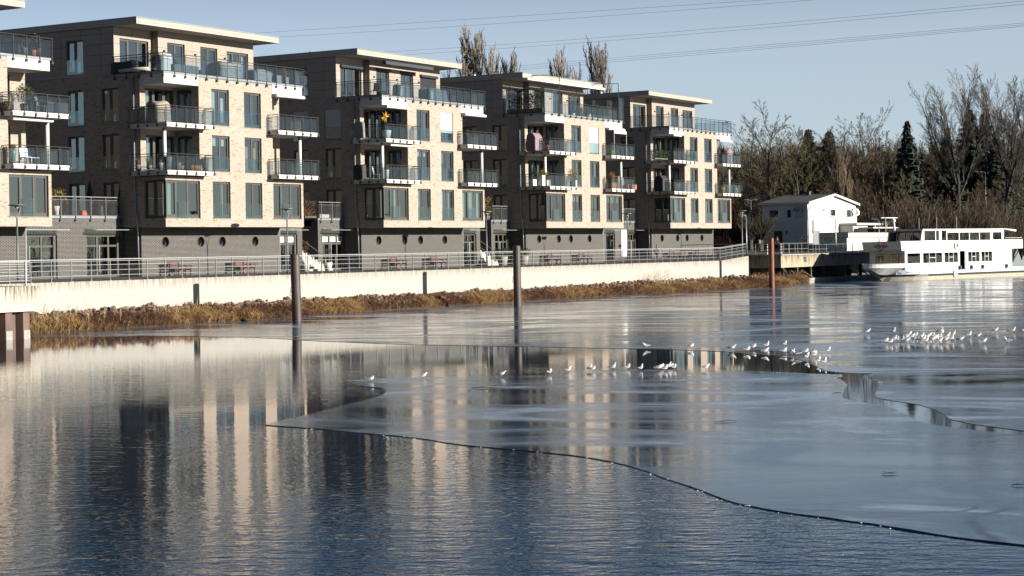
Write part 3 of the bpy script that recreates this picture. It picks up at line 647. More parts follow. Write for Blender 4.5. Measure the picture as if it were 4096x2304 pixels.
    window(B, 'y', 0, .05, 3.34, 3.67, 6.07, n=3, guard=False, curtain=cl, fw=.085, name='bay_window')
    mb = MB(); mb.box(1.2, 2.2, -.03, -.015, 3.72, 4.7); mb.build('glass_guard', 'clear_glass', B)
    window(B, 'x', 0, .05, 1.76, 3.67, 6.07, n=2, guard=False, fw=.085, name='bay_window', curtain=[(.75, .95, .02, .98, 'curtain')] if idx in (1, 2) else None)
    mb = MB(); mb.box(.0, .16, .0, .16, 3.67, 6.07); mb.build('corner_post', 'frame_metal', B)
    window(B, 'y', 0, 10.92, 14.02, 3.67, 6.07, n=3, guard=False, fw=.085, name='bay_window', curtain={2: [(.02, .3, .02, .98, 'curtain'), (.38, .62, .02, .98, 'curtain'), (.7, .95, .02, .98, 'curtain')], 3: [(.03, .95, .72, .98, 'blind_green')]}.get(idx))
    mb = MB(); mb.box(11.95, 12.95, -.03, -.015, 3.72, 4.7); mb.build('glass_guard', 'clear_glass', B)
    for z0, z1 in ((6.70, 9.02), (9.70, 12.02)):
        window(B, 'y', 2.0, .5, 3.3, z0, z1, n=3, guard=False, sill=False, fw=.09, name='balcony_window', curtain=[(0, .3, .03, .97, 'curtain')] if idx in (0, 1) else None)
        window(B, 'x', 3.35, .6, 1.9, z0, z1, n=2, guard=False, sill=False, door=True, name='balcony_door')
        window(B, 'y', 2.0, 11.0, 13.05, z0, z1, n=2, guard=False, sill=False, door=True, name='balcony_door')
    # ground floor: dark brick with four portholes, set back
    mb = MB()
    yF = 2.06; r = .345; xs = [0.0]
    for cx_ in PORT: xs += [cx_-.5, cx_+.5]
    xs.append(14.17)
    for i in range(0, len(xs), 2): mb.add([(xs[i], yF, -.05), (xs[i+1], yF, -.05), (xs[i+1], yF, ZS), (xs[i], yF, ZS)], [(0, 1, 2, 3)])
    K = 32
    for cx_ in PORT:
        cz = 2.18; a, b = cx_-.5, cx_+.5
        mb.add([(a, yF, -.05), (b, yF, -.05), (b, yF, cz-.5), (a, yF, cz-.5)], [(0, 1, 2, 3)]); mb.add([(a, yF, cz+.5), (b, yF, cz+.5), (b, yF, ZS), (a, yF, ZS)], [(0, 1, 2, 3)])
        vs = []
        for j in range(K):
            t = 2*PI*j/K; dx, dz = math.cos(t), math.sin(t); q = .5/max(abs(dx), abs(dz)); vs += [(cx_+dx*r, yF, cz+dz*r), (cx_+dx*q, yF, cz+dz*q)]
        mb.add(vs, [(2*j, 2*j+1, 2*((j+1) % K)+1, 2*((j+1) % K)) for j in range(K)])
    mb.add([(0, yF, -.05), (0, last, -.05), (0, last, ZS), (0, yF, ZS)], [(3, 2, 1, 0)])
    mb.add([(14.17, yF, -.05), (14.17, 6, -.05), (14.17, 6, ZS), (14.17, yF, ZS)], [(0, 1, 2, 3)])
    mb.build('dark_brick_base', 'dark_brick', B, uv=True)
    mb = MB(); mb.box(14.175, 14.235, yF-.005, yF+.05, 0, ZS-.03); mb.build('corner_strip', 'galvanised', B)  # pale strip added to draw the bright line of the sunlit corner
    for cx_ in PORT:
        mb = MB(); cz = 2.18
        def ringf(mb, r0, r1, d0, d1):
            vs = []
            for j in range(K):
                t = 2*PI*j/K; c_, s_ = math.cos(t), math.sin(t)
                vs += [(cx_+c_*r1, yF+d0, cz+s_*r1), (cx_+c_*r0, yF+d0, cz+s_*r0), (cx_+c_*r0, yF+d1, cz+s_*r0), (cx_+c_*r1, yF+d1, cz+s_*r1)]
            fs = []
            for j in range(K):
                a = 4*j; b = 4*((j+1) % K)
                for q in range(4): fs.append((a+q, a+(q+1) % 4, b+(q+1) % 4, b+q))
            mb.add(vs, fs)
        ringf(mb, .325, .375, -.02, .3); ringf(mb, .26, .325, .22, .27)
        w = mb.build('porthole', 'frame_metal', B, smooth=False)
        mb = MB(); mb.add([(cx_+.3*math.cos(2*PI*j/K), yF+.25, cz+.3*math.sin(2*PI*j/K)) for j in range(K)], [tuple(range(K))]); mb.build('pane', 'car_glass', w)
    # balconies
    for z in LV[1:]:
        for side in (0, 1):
            mb = MB()
            if side == 0: poly = [(-.68, -.8), (3.8, -.8), (3.8, -.01), (3.34, -.01), (3.34, 1.99), (-.01, 1.99), (-.01, 2.34), (-.68, 2.34)]
            else: poly = [(10.47, -.85), (14.93, -.85), (14.93, 2.34), (14.27, 2.34), (14.27, 1.99), (10.94, 1.99), (10.94, -.01), (10.47, -.01)]
            mb.prism(poly, z-.27, z)
            bal = mb.build('balcony', 'white_render', B)
            bpy_b = bal
            path = [(-.72, 2.34), (-.72, -.84), (3.84, -.84), (3.84, -.03)] if side == 0 else [(10.43, -.03), (10.43, -.89), (14.97, -.89), (14.97, 2.3)]
            m1, g1 = railing(path, z, 1.05, .88, bal)
            m1.build('railing', 'rail_metal', bal); g1.build('glass_panel', 'rail_glass', bal)
    mb = MB(); mb.tube([(.12, .12, 6.64), (.12, .12, 9.38)], .125, 14); mb.build('column', 'white_render', B, smooth=True)
    mb = MB(); mb.tube([(14.1, .12, 6.64), (14.1, .12, 9.38)], .125, 14); mb.build('column', 'white_render', B, smooth=True)
    # terrace
    mb = MB(); mb.box(.0, 3.34, -.015, 1.99, 12.19, 12.79); mb.box(10.94, 14.25, -.015, 1.99, 12.17, 12.79); mb.build('balcony_canopy', 'white_render', B)
    mb = MB(); mb.box(-.05, 14.33, -.06, 4.15, 12.80, 12.96); mb.box(-.05, 0, 4.15, last, 12.985, 13.06); mb.box(.02, 14.24, .02, last-.02, 12.725, 12.8); mb.build('terrace_edge', 'zinc', B)
    hi = idx == 3
    path = [(-.09, 4.1), (-.09, -.1), (14.45, -.1), (14.45, 4.0)]
    if hi:
        m1, g1 = railing([(2.4, -.1), (13.4, -.1)], 12.96, 1.05, 1.04, B, ext=0)
        m2, g2 = railing([(-.09, 4.1), (-.09, -.1), (2.3, -.1)], 12.96, 2.05, 1.25, B, rail2=.0, ext=0)
        m3, g3 = railing([(13.5, -.1), (14.45, -.1), (14.45, 4.0)], 12.96, 2.05, 1.2, B, rail2=.0, ext=0)
        for q in (m2, m3): m1.add(q.v, q.f)
        for q in (g2, g3): g1.add(q.v, q.f)
        for fx in (2.4, 13.4):      # tall awning frames above the roof edge
            m1.tube([(fx, -.12, 12.9), (fx, -.12, 16.3), (fx-1.2, 1.9, 16.3)], .045, 5)
    else: m1, g1 = railing(path, 12.93, 1.14, 1.05, B, drop=.35)
    rl = m1.build('terrace_railing', 'rail_metal', B); g1.build('glass_panel', 'rail_glass', rl)
    # penthouse
    mb = MB()
    facade(mb, 'y', 4.14, 0, 3.61, 12.96, 16.04, [(.55, 3.28, 12.99, 15.34)], .12)
    mb.add([(3.61, 3.6, 12.96), (3.61, 4.14, 12.96), (3.61, 4.14, 16.04), (3.61, 3.6, 16.04)], [(3, 2, 1, 0)])
    facade(mb, 'y', 3.6, 3.61, 13.5, 12.96, 16.04, [(4.5, 6.25, 12.99, 15.36), (7.83, 9.6, 12.99, 15.36), (10.6, 12.93, 12.99, 15.28)], .12)
    facade(mb, 'x', 0, 4.14, last, 13.06, 16.04, [(6.8, 8.28, 13.12, 15.36)], .12)
    mb.add([(13.5, 3.6, 12.96), (13.5, last, 12.96), (13.5, last, 16.04), (13.5, 3.6, 16.04), (0, last, 12.96), (0, last, 16.04)], [(0, 1, 2, 3), (1, 4, 5, 2)])
    mb.build('penthouse_wall', 'cladding_panel', B, uv=True)
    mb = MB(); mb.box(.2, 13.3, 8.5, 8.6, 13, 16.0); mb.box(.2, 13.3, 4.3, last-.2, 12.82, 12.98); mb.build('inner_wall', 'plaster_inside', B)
    pw = [(4.14, .55, 3.28, 12.99, 15.34, 3), (3.6, 4.5, 6.25, 12.99, 15.36, 2), (3.6, 7.83, 9.6, 12.99, 15.36, 2), (3.6, 10.6, 12.93, 12.99, 15.28, 3)]
    for j, (yy, a, b, z0, z1, n) in enumerate(pw):
        sh = -.97 if (idx == 2 and j == 3) else 0
        window(B, 'y', yy, a, b, z0, z1, n=n, guard=False, sill=False, door=True, name='terrace_door', shut=sh, curtain=[(.02, .3, .02, .98, 'curtain'), (.7, .95, .02, .98, 'curtain')] if (idx == 1 and j == 3) else None)
        if idx == 2:
            mb = MB(); mb.tube([(a-.05, yy-.1, z1+.02), (b+.05, yy-.1, z1+.02)], .12, 8); mb.build('shutter_box', 'awning_dark', B)
    window(B, 'x', 0, 6.8, 8.28, 13.12, 15.36, guard=True, sill=False)
    for lx in (4.1, 7.2, 10.3):
        mb = MB(); mb.box(lx, lx+.1, 3.48, 3.6, 14.7, 14.82); mb.build('wall_lamp', 'dark_cap', B)
    # roof
    mb = MB(); mb.box(-.2, 14.36, 2.0, last+.3, 16.04, 16.05); mb.build('roof_soffit', 'soffit', B)
    mb = MB(); mb.box(-.2, 14.36, 2.0, last+.3, 16.052, 16.42); mb.build('roof', 'fascia_panel', B, uv=True)
    mb = MB(); mb.box(-.23, 14.39, 1.97, last+.33, 16.42, 16.50); rf = mb.build('roof_cap', 'zinc', B)
    for vx, vy in ((4, 9.5), (5, 13)):
        mb = MB(); mb.lathe((vx, vy, 16.5), [(.07, 0), (.07, .35), (.16, .36), (.16, .5), (.05, .62)], 8); mb.build('roof_vent', 'galvanised', B)
    # downpipe with a swan neck where the brick changes
    mb = MB(); mb.tube([(-.1, 2.45, 12.7), (-.1, 2.45, 4.1), (-.1, 2.3, 3.7), (-.06, 2.3, 3.2), (-.06, 2.25, .05)], .055, 8)
    mb.build('downpipe', 'galvanised', B, smooth=True)
    # awnings in their cases
    def case(xa, xb, z, mt='awning_white', y=-.32):
        mb = MB(); mb.tube([(xa, y, z), (xb, y, z)], .11, 10); mb.box(xa+.05, xb-.05, y, y+.3, z+.02, z+.13); mb.build('awning', mt, B, smooth=False)
    if idx in (1, 2, 3): case(10.95, 14.1, 12.06)
    if idx == 2: case(.1, 3.2, 12.06); case(.5, 3.3, 9.25); mb = MB(); mb.box(3.6, 10.2, 2.05, 2.35, 15.62, 15.86); mb.build('awning', 'awning_dark', B)
    if idx == 4: case(.2, 2.0, 12.08); case(10.95, 14.1, 12.0)
    if idx == 0: case(10.95, 14.1, 9.25)
    if idx == 3:
        mb = MB(); mb.box(-.1, 14.0, 1.55, 1.98, 15.82, 16.02); mb.build('awning', 'awning_white', B)
        mb = MB(); mb.add([(11.5, -.62, 11.93), (13.9, -.62, 11.93), (13.9, -.3, 12.06), (11.5, -.3, 12.06), (11.5, -.62, 11.66), (13.9, -.62, 11.66)], [(0, 1, 2, 3), (4, 5, 1, 0)]); mb.tube([(11.5, -.62, 11.9), (11.5, -.62, 9.7)], .02, 5); mb.tube([(13.9, -.62, 11.9), (13.9, -.62, 9.7)], .02, 5)
        mb.build('awning', 'awning_white', B)
    return B
labels = ['brick apartment building cut off by the left edge of the picture', 'largest fully visible brick apartment building, second from the left',
          'middle brick apartment building, with the golden star on its balcony', 'brick apartment building with a glazed hedge terrace and tall frames above its roof', 'rightmost and farthest brick apartment building']
BX = [-24.15, 0, 24.0, 48.26, 72.33]
for i in range(5): apartment(BX[i], i, labels[i])

# ------------------------------------------------------------------ low shop blocks between the buildings
def shop_door(par, xa, xb, y, n, extra='car_glass', sign=False):
    mb = MB(); w = (xb-xa)/n; P = pm('y', y)
    mbx(mb, P, xa, xb, .10, .2, 2.56, 2.66); mbx(mb, P, xa, xb, .10, .2, 1.92, 2.04); mbx(mb, P, xa, xb, .10, .2, .0, .1)
    for i in range(n+1):
        u = xa+i*w; mbx(mb, P, max(xa, u-.07), min(xb, u+.07), .102, .198, .1, 2.56)
    mbx(mb, P, xb-.28, xb-.14, .04, .2, .02, 2.64)
    fr = mb.build('shop_door', 'frame_shop', par)
    mb = MB(); mb.add([P(xa, .15, .05), P(xb, .15, .05), P(xb, .15, 2.6), P(xa, .15, 2.6)], [(0, 1, 2, 3)]); mb.build('pane', 'window_glass', fr)
    mb = MB(); mb.tube([P(xa+w*1.15, .04, .35), P(xa+w*1.15, .04, 2.0)], .025, 6); mb.build('door_handle', 'galvanised', fr)
    if sign:
        for i in range(n):
            u = xa+i*w+.12; mb = MB(); mbx(mb, P, u, u+w-.26, .125, .135, 2.1, 2.5); mb.build('notice', 'blind_white', fr)
            if i != 1:
                mb = MB(); mbx(mb, P, u+.2, u+.45, .118, .124, 2.2, 2.27); mbx(mb, P, u+.25, u+.5, .118, .124, 2.30, 2.40); mb.build('notice_mark', 'sign_green', fr)
    return fr
mat('frame_shop', (.12, .112, .088), .45, .1)
mat('sign_green', (.10, .40, .33), .6)
def shop_block(gx, wid, label, gap=None, doors=(), signs=()):
    """gx: where the building to its left ends; wid: to the next building"""
    yB = 3.6; b = thing('shop_block', (gx, yB, 0), label, 'shop block', 'low dark brick shop blocks between the apartment buildings')
    L = lambda o: (setattr(o, 'location', (0, -yB, 0)), o)[1]
    segs = [(0, gap[0]), (gap[1], wid)] if gap else [(0, wid)]
    for (a, c) in segs:
        ops = [(p, q, .0, 2.66) for (p, q, n) in doors if a <= p < c]
        mb = MB(); facade(mb, 'y', yB, a, c, -.05, 3.7, ops, .3)
        mb.add([(c, yB, -.05), (c, 12, -.05), (c, 12, 3.7), (c, yB, 3.7)], [(0, 1, 2, 3)]); mb.add([(a, yB, -.05), (a, 12, -.05), (a, 12, 3.7), (a, yB, 3.7)], [(3, 2, 1, 0)])
        L(mb.build('brick_wall', 'dark_brick', b, uv=True))
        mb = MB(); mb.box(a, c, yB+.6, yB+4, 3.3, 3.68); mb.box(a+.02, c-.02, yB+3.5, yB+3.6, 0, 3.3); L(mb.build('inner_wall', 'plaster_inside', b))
        mb = MB(); mb.box(a-.03, c+.03, yB-.05, yB+.25, 3.7, 3.86); L(mb.build('parapet', 'zinc', b))
        mb = MB(); mb.box(a, c, yB+.25, 14, 3.66, 3.80); L(mb.build('roof_terrace', 'dark_cap', b))
        mb = MB(); z0 = 3.86
        n = max(2, int((c-a)/.105))
        for i in range(n+1):
            x = a+.05+(c-a-.1)*i/n; mb.box(x-.008, x+.008, yB-.09, yB-.07, z0+.02, z0+.98)
        for x in np.linspace(a+.3, c-.3, max(2, int((c-a)/1.35)+1)): mb.box(x-.025, x+.025, yB-.13, yB-.09, z0-.35, z0+1.15); mb.box(x-.05, x+.05, yB-.13, yB, z0-.36, z0-.22)
        mb.box(a, c, yB-.1, yB-.06, z0+.0, z0+.03); mb.box(a, c, yB-.1, yB-.06, z0+.97, z0+1.0)
        L(mb.build('railing', 'galv_dark', b))
        mb = MB(); mb.tube([(a, yB-.09, z0+1.17), (c, yB-.09, z0+1.17)], .035, 8); L(mb.build('handrail', 'galvanised', b))
    for k, (p, q, n) in enumerate(doors):
        L(shop_door(b, p, q, yB, n, sign=(k in signs)))
        mb = MB(); mb.add([(p-.15, yB, 3.1), (q+.1, yB, 3.1), (q+.1, yB-.95, 2.98), (p-.15, yB-.95, 2.98), (p-.15, yB, 3.08), (q+.1, yB, 3.08), (q+.1, yB-.95, 2.96), (p-.15, yB-.95, 2.96)], [(0, 1, 2, 3), (7, 6, 5, 4), (2, 6, 7, 3)])
        L(mb.build('glass_canopy', 'clear_glass', b))
        mb = MB()
        for x in (p+.1, (p+q)/2, q-.1): mb.tube([(x, yB, 3.35), (x, yB-.8, 3.0)], .01, 4)
        mb.box(p-.15, q+.1, yB-.97, yB-.95, 2.95, 2.99); L(mb.build('canopy_rod', 'galvanised', b))
    return b
mat('galv_dark', (.20, .21, .22), .5, .4)
shop_block(-9.85, 9.80, 'low dark brick shop block with two glazed doors beneath a yellow potted shrub', None, [(.3, 4.0, 3), (6.55, 9.6, 3)], ())
shop_block(14.3, 9.65, 'low dark brick shop block with white notices in its door glass', (4.5, 6.4), [(.2, 3.9, 3), (6.95, 9.9-.1, 3)], (0, 1))
shop_block(38.3, 9.9, 'low dark brick shop block in the third gap, behind the round clipped bushes', (5.0, 6.8), [(2.0, 4.4, 2), (7.4, 9.6, 3)])
shop_block(62.55, 9.75, 'low dark brick shop block behind the tall white banner, farthest to the right', None, [(3.3, 5.1, 2), (7.8, 9.6, 3)])
shop_block(-34.0, .1+0, 'x', None, []) if False else None

# stairs in the gaps
def stairs(x0, x1, label):
    t = thing('stairs', ((x0+x1)/2, 3.0, 0), label, 'stairs', 'stone stairs between the buildings')
    mb = MB(); w = x1-x0
    for i in range(18):
        e = max(0, .9-.3*i); mb.box(-w/2-e, w/2+e*.3, i*.3-.6, i*.3-.3, 0, .165*(i+1)); 
    mb.box(-w/2, w/2, 4.8, 9, 2.9, 3.0)
    mb.build('steps', 'steps_stone', t)
    for sx in (-w/2+.1, w/2-.1):
        mb = MB(); mb.tube([(sx, -.2, 1.0), (sx, 4.7, 3.95)], .03, 6); mb.tube([(sx, -.2, 0), (sx, -.2, 1.0)], .03, 6); mb.tube([(sx, 2.2, 1.5), (sx, 2.2, 2.45)], .03, 6)
        mb.build('handrail', 'galvanised', t)
    mb = MB(); mb.box(-w/2-.3, w/2+.3, 9, 9.2, 0, 3.6); mb.build('end_wall', 'dark_brick', t, uv=True)
stairs(18.9, 20.6, 'stone stairs rising between brick walls beside the white pot')
stairs(43.35, 45.0, 'stone stairs rising between brick walls behind the third lamp from the left')

# ------------------------------------------------------------------ promenade railing
RL = [(-27.5, 0.0)]
t = thing('promenade_railing', (20, -9.15, 0), 'long galvanised promenade railing on top of the river wall', 'railing')
def rz_(x): return 0 if x < 63.6 else (x-63.6)/6.8*.32
def ry_(x): return -9.12 if x < 63.6 else -9.12+(x-63.6)/6.8*.42
mb = MB(); mb.box(-.012, .012, -.03, .03, 0, 1.1); mb.box(-.06, .06, -.08, .08, 0, .015)
post0 = mb.build('post', 'rail_zinc', t); x = -26.5; first = True
while x < 70.3:
    p = post0 if first else post0.copy()
    if not first: COL.objects.link(p); p.parent = t
    p.location = (x-20, ry_(x)+9.15, rz_(x)+.02); first = False; x += 1.452
xe = 70.2
for h, r in ((1.15, .030), (1.06, .014), (.86, .014), (.58, .014), (.30, .014)):
    mb = MB(); pts = [(-27-20, .03, h+.02), (43.6, .03, h+.02), (50.2, .45, h+.34)]
    mb.tube(pts, r, 6); mb.build('handrail' if h > 1.1 else 'rail', 'rail_zinc', t)
mb = MB()       # woven wire between the rails
x = -26.5
for i in range(0, 1560):
    x = -26.5+i*.0625
    if x > 70: break
    for s_ in (-1, 1):
        a = (x-20, ry_(x)+9.12, rz_(x)+.05); b = (x+s_*.28-20, ry_(x)+9.12, rz_(x)+.84); mb.tube([a, b], .0006, 3, cap=False)
mb.build('wire_mesh', 'galvanised', t)
t = thing('landing_railing', (-30, -15, 0), 'nearer galvanised railing on the concrete landing at the left edge', 'railing')
xl = x_at(108, -15.2, 0)
for i in range(10):
    mb = MB(); q = xl-i*1.9+30; mb.box(q-.03, q+.03, -.15, -.07, 0, 1.15); mb.build('post', 'rail_zinc', t)
for h, r in ((1.15, .032), (1.02, .02), (.78, .02), (.5, .02), (.25, .02)):
    mb = MB(); mb.tube([(xl+30-18, -.1, h), (xl+30+.25, -.1, h)], r, 6); mb.build('handrail' if h > 1.1 else 'rail', 'rail_zinc', t)

# ------------------------------------------------------------------ benches, lamps, pots, banner
def bench(loc, label, wood):
    t = thing('bench', loc, label, 'bench', 'wooden benches along the dark brick walls')
    for zz, yy in ((.80, .33), (.62, .30)):
        mb = MB(); mb.box(-.9, .3, yy, yy+.035, zz-.07, zz+.08); mb.build('backrest', wood, t)
    mb = MB(); [mb.box(-.9, .9, -.25+i*.15, -.12+i*.15, .42, .455) for i in range(4)]; mb.build('seat', wood, t)
    for sx in (-.75, .1, .75):
        mb = MB(); mb.box(sx-.04, sx+.04, -.2, -.12, 0, .42); mb.box(sx-.04, sx+.04, .24, .32, 0, .85 if sx < .5 else .42); mb.box(sx-.04, sx+.04, -.12, .24, .34, .42); mb.build('leg', wood, t)
    mb = MB(); mb.box(.3, .9, -.2, .3, .60, .64); mb.box(.82, .88, -.16, -.1, .42, .6); mb.box(.34, .4, -.16, -.1, .42, .6); mb.build('side_table', wood, t)
    return t
nb = ['left bench', 'right bench']
who = {1: 'under the portholes of the largest building', 2: 'under the portholes of the middle building with the star', 3: 'under the portholes of the building with the tall frames', 4: 'under the portholes of the farthest building'}
for i, (px, b) in enumerate([(724, 1), (983, 1), (1596, 2), (1757, 2), (2219, 3), (2345, 3), (2705, 4), (2805, 4)]):
    bench((x_at(px, 1.1, .5), 1.1, 0), ('brown' if i == 1 else 'dark red')+' wooden %s %s' % (nb[i % 2], who[b]), 'bench_wood_brown' if i == 1 else 'bench_wood')
def lamp(loc, h, label, kind='fork', group='street lamps along the promenade', rz=0):
    t = thing('street_lamp', loc, label, 'street lamp', group, rz)
    mb = MB(); mb.tube([(0, 0, 0), (0, 0, 1.2), (0, 0, h-.75 if kind == 'fork' else h)], [.075, .06, .042], 10)
    mb.build('lamp_post', 'galv_dark' if kind == 'fork' else 'galvanised', t, smooth=True)
    if kind == 'fork':
        mb = MB(); [mb.tube([(0, 0, h-.8), (s*.1, 0, h-.6), (s*.3, 0, h-.05)], .022, 6) for s in (-1, 1)]; mb.build('fork', 'galv_dark', t)
        mb = MB(); mb.lathe((0, 0, h-.06), [(.42, 0), (.45, .02), (.45, .05), (.1, .08)], 20); mb.build('lamp_head', 'galv_dark', t)
        mb = MB(); mb.lathe((0, 0, h-.2), [(.08, 0), (.14, .13)], 12); mb.build('lens', 'lamp_lens', t)
    else:
        for s in ((-1, 1) if kind == 'double' else (-1,)):
            mb = MB(); mb.tube([(0, 0, h-.02), (s*.25, 0, h+.06), (s*.75, 0, h+.12)], [.03, .045, .03], 6); mb.box(min(s*.25, s*.8), max(s*.25, s*.8), -.1, .1, h+.07, h+.13); mb.build('lamp_head', 'galvanised', t)
    return t
def lamp_at(px, py_top, y, label):
    x = x_at(px, y, 2.5); d = (Vector((x, y, 0))-CAM).dot(fwd); h = CAM.z+(proj((x, y, CAM.z))[1]-py_top)*d/F_PX
    return lamp((x, y, 0), h, label)
lamp_at(69, 818, -5.2, 'forked grey street lamp at the left edge, in front of the cut off building')
lamp_at(1149, 834, -3.8, 'forked grey street lamp just left of the leftmost mooring pole')
lamp_at(1946, 845, -4.6, 'forked grey street lamp beside the bamboo, to the right of the star building')
lamp_at(2509, 853, -5.4, 'forked grey street lamp in front of the white banner')
lamp((x_at(2969, -8.1, 1.5), -8.1, .3), 4.3, 'forked grey street lamp at the far end of the promenade railing')
lamp((x_at(2986, -4.5, 2), -4.5, .3), 3.9, 'slim grey street lamp just right of where the promenade railing ends', 'single', 'plain street lamps')
def gz(p): return (p.x, p.y, terrain(p.x, p.y))
q = at(3006, 958, 238); lamp((q.x, q.y, q.z), 5.0, 'tall street lamp with two arms in front of the pollard willows', 'double', 'plain street lamps', R(-60))
q = at(3344, 1003, 198); lamp((q.x, q.y, .42), (1003-864)*198/7450, 'slim grey street lamp before the white house', 'single', 'plain street lamps', R(-60))
q = at(3517, 1000, 203); lamp((q.x, q.y, .42), (1000-873)*203/7450, 'slim grey street lamp just left of the flagpole at the bow of the ship', 'single', 'plain street lamps', R(-60))
q = at(3508, 915, 262); lamp((q.x, q.y, q.z), 3.8, 'small distant street lamp in front of the brown woods above the pavilion roof', 'single', 'plain street lamps', R(-60))
q = at(3944, 860, 262); lamp((q.x, q.y, q.z), 6.0, 'distant street lamp between the big bare trees', 'single', 'plain street lamps', R(-60))

RNDF = random.Random(5)
def leaves(mb, c, rad, n, size, shape='ball', rnd=RNDF, up_=0.0):
    for _ in range(n):
        u, v, w = rnd.uniform(-1, 1), rnd.uniform(-1, 1), rnd.uniform(-1, 1)
        l = math.sqrt(u*u+v*v+w*w) or 1; r_ = rnd.uniform(.55, 1.0)*(1+.18*math.sin(u*7+v*5))
        if shape == 'box': p = Vector((c[0]+u*rad[0], c[1]+v*rad[1], c[2]+w*rad[2]*(1+.1*math.sin(u*9))))
        elif shape == 'cone': hh = rnd.random(); p = Vector((c[0]+u/l*rad[0]*(1-hh), c[1]+v/l*rad[1]*(1-hh), c[2]-rad[2]+hh*2*rad[2]))
        else: p = Vector((c[0]+u/l*rad[0]*r_, c[1]+v/l*rad[1]*r_, c[2]+w/l*rad[2]*r_))
        d = Vector((rnd.uniform(-1, 1), rnd.uniform(-1, 1), rnd.uniform(-1, 1)+up_)).normalized(); e = d.cross(Vector((rnd.uniform(-1, 1), rnd.uniform(-1, 1), rnd.uniform(-1, 1)))).normalized()
        s = size*rnd.uniform(.5, 1.2); mb.add([p-e*s*.35, p+d*s, p+e*s*.35, p-d*s*.3], [(0, 1, 2, 3)])
def blades(mb, c, n, h, spread, w=.012, rnd=RNDF):
    for _ in range(n):
        a = rnd.uniform(0, 2*PI); r_ = rnd.uniform(0, spread*.4); p = Vector((c[0]+math.cos(a)*r_, c[1]+math.sin(a)*r_, c[2])); hh = h*rnd.uniform(.5, 1); o = spread*rnd.uniform(.2, 1)
        q = p+Vector((math.cos(a)*o*.4, math.sin(a)*o*.4, hh*.7)); e = p+Vector((math.cos(a)*o, math.sin(a)*o, hh)); s = Vector((-math.sin(a), math.cos(a), 0))*w
        mb.add([p-s, p+s, q+s*.8, q-s*.8, e], [(0, 1, 2, 3), (3, 2, 4)])
def plant(loc, label, pot='terracotta', fol='foliage_green', kind='ball', r=.3, h=.6, ph=.35, pr=.2, cat='potted plant', group=None, n=260, planter=None):
    t = thing('potted_plant' if ph else 'shrub', loc, label, cat, group)
    if planter: mb = MB(); w, d = planter; mb.box(-w/2, w/2, -d/2, d/2, 0, ph); mb.build('planter', pot, t)
    elif ph: mb = MB(); mb.lathe((0, 0, 0), [(pr*.68, 0), (pr*.95, ph*.75), (pr, ph), (pr*.86, ph), (pr*.8, ph*.85)], 14); mb.build('pot', pot, t, smooth=True)
    mb = MB()
    if kind == 'ball': leaves(mb, (0, 0, ph+h/2), (r, r, h/2), n, .075)
    elif kind == 'box': leaves(mb, (0, 0, ph+h/2), (r, .3, h/2), n, .09, 'box')
    elif kind == 'cone': leaves(mb, (0, 0, ph+h/2), (r, r, h/2), n, .08, 'cone', up_=.5)
    elif kind == 'tree': mb.tube([(0, 0, ph), (0, 0, ph+h*.55)], .015, 5); leaves(mb, (0, 0, ph+h*.75), (r, r, h*.3), n, .07)
    else: blades(mb, (0, 0, ph-.02), n//3, h, r)
    mb.build('foliage', fol, t)
    return t
def cover(loc, label, w, d, h, mt, seed=1, name='covered_furniture', top=.8, cat='covered furniture'):
    rnd = random.Random(seed); mb = MB(); n = 26; rows = [(0, 1.04), (.25, 1.0), (.6, .98), (.9, .95), (1.0, top)]
    ph = [rnd.uniform(0, 6) for _ in range(5)]
    vs = []
    for z, k in rows:
        for j in range(n):
            a = 2*PI*j/n; cx_, cy_ = math.cos(a), math.sin(a); q = max(abs(cx_), abs(cy_)); f = 1+.05*math.sin(5*a+ph[0]+z)+.035*math.sin(11*a+ph[1]+2*z)
            vs.append((cx_/q*w/2*k*f, cy_/q*d/2*k*f, z*h+(.05*h*math.sin(3*a+ph[2]) if z > .8 else 0)))
    fs = [(i*n+j, i*n+(j+1) % n, (i+1)*n+(j+1) % n, (i+1)*n+j) for i in range(len(rows)-1) for j in range(n)]
    vs.append((0, 0, h*1.03)); fs += [((len(rows)-1)*n+j, (len(rows)-1)*n+(j+1) % n, len(vs)-1) for j in range(n)]
    mb.add(vs, fs); o = mb.build(name, mt, smooth=True); o.location = loc
    return tag(o, label, cat)
def beach_chair(loc, label, mt):
    mb = MB(); pr_ = [(-.5, 0), (.45, 0), (.5, .55), (.35, 1.35), (.1, 1.55), (-.25, 1.5), (-.5, 1.15)]; n = len(pr_)
    mb.add([(-.62, b, c) for b, c in pr_]+[(-.58+1.2, b, c) for b, c in pr_], [(i, (i+1) % n, n+(i+1) % n, n+i) for i in range(n)]+[tuple(range(n-1, -1, -1)), tuple(range(n, 2*n))])
    o = mb.build('covered_beach_chair', mt); o.location = loc
    bv = o.modifiers.new('b', 'BEVEL'); bv.width = .06; bv.segments = 2
    return tag(o, label, 'beach chair')
def chair(loc, label, mt='chair_frame', rz=0):
    t = thing('garden_chair', loc, label, 'chair', None, rz)
    mb = MB(); mb.box(-.24, .24, -.24, .24, .42, .45); mb.build('seat', mt, t)
    mb = MB(); mb.add([(-.24, .22, .45), (.24, .22, .45), (.24, .34, 1.0), (-.24, .34, 1.0), (-.24, .25, .45), (.24, .25, .45), (.24, .37, 1.0), (-.24, .37, 1.0)], [(0, 1, 2, 3), (7, 6, 5, 4), (3, 2, 6, 7)]); mb.build('backrest', mt, t)
    for sx in (-1, 1):
        for sy in (-1, 1): mb = MB(); mb.tube([(sx*.22, sy*.2, 0), (sx*.22, sy*.22, .42)], .015, 5); mb.build('leg', mt, t)
    return t
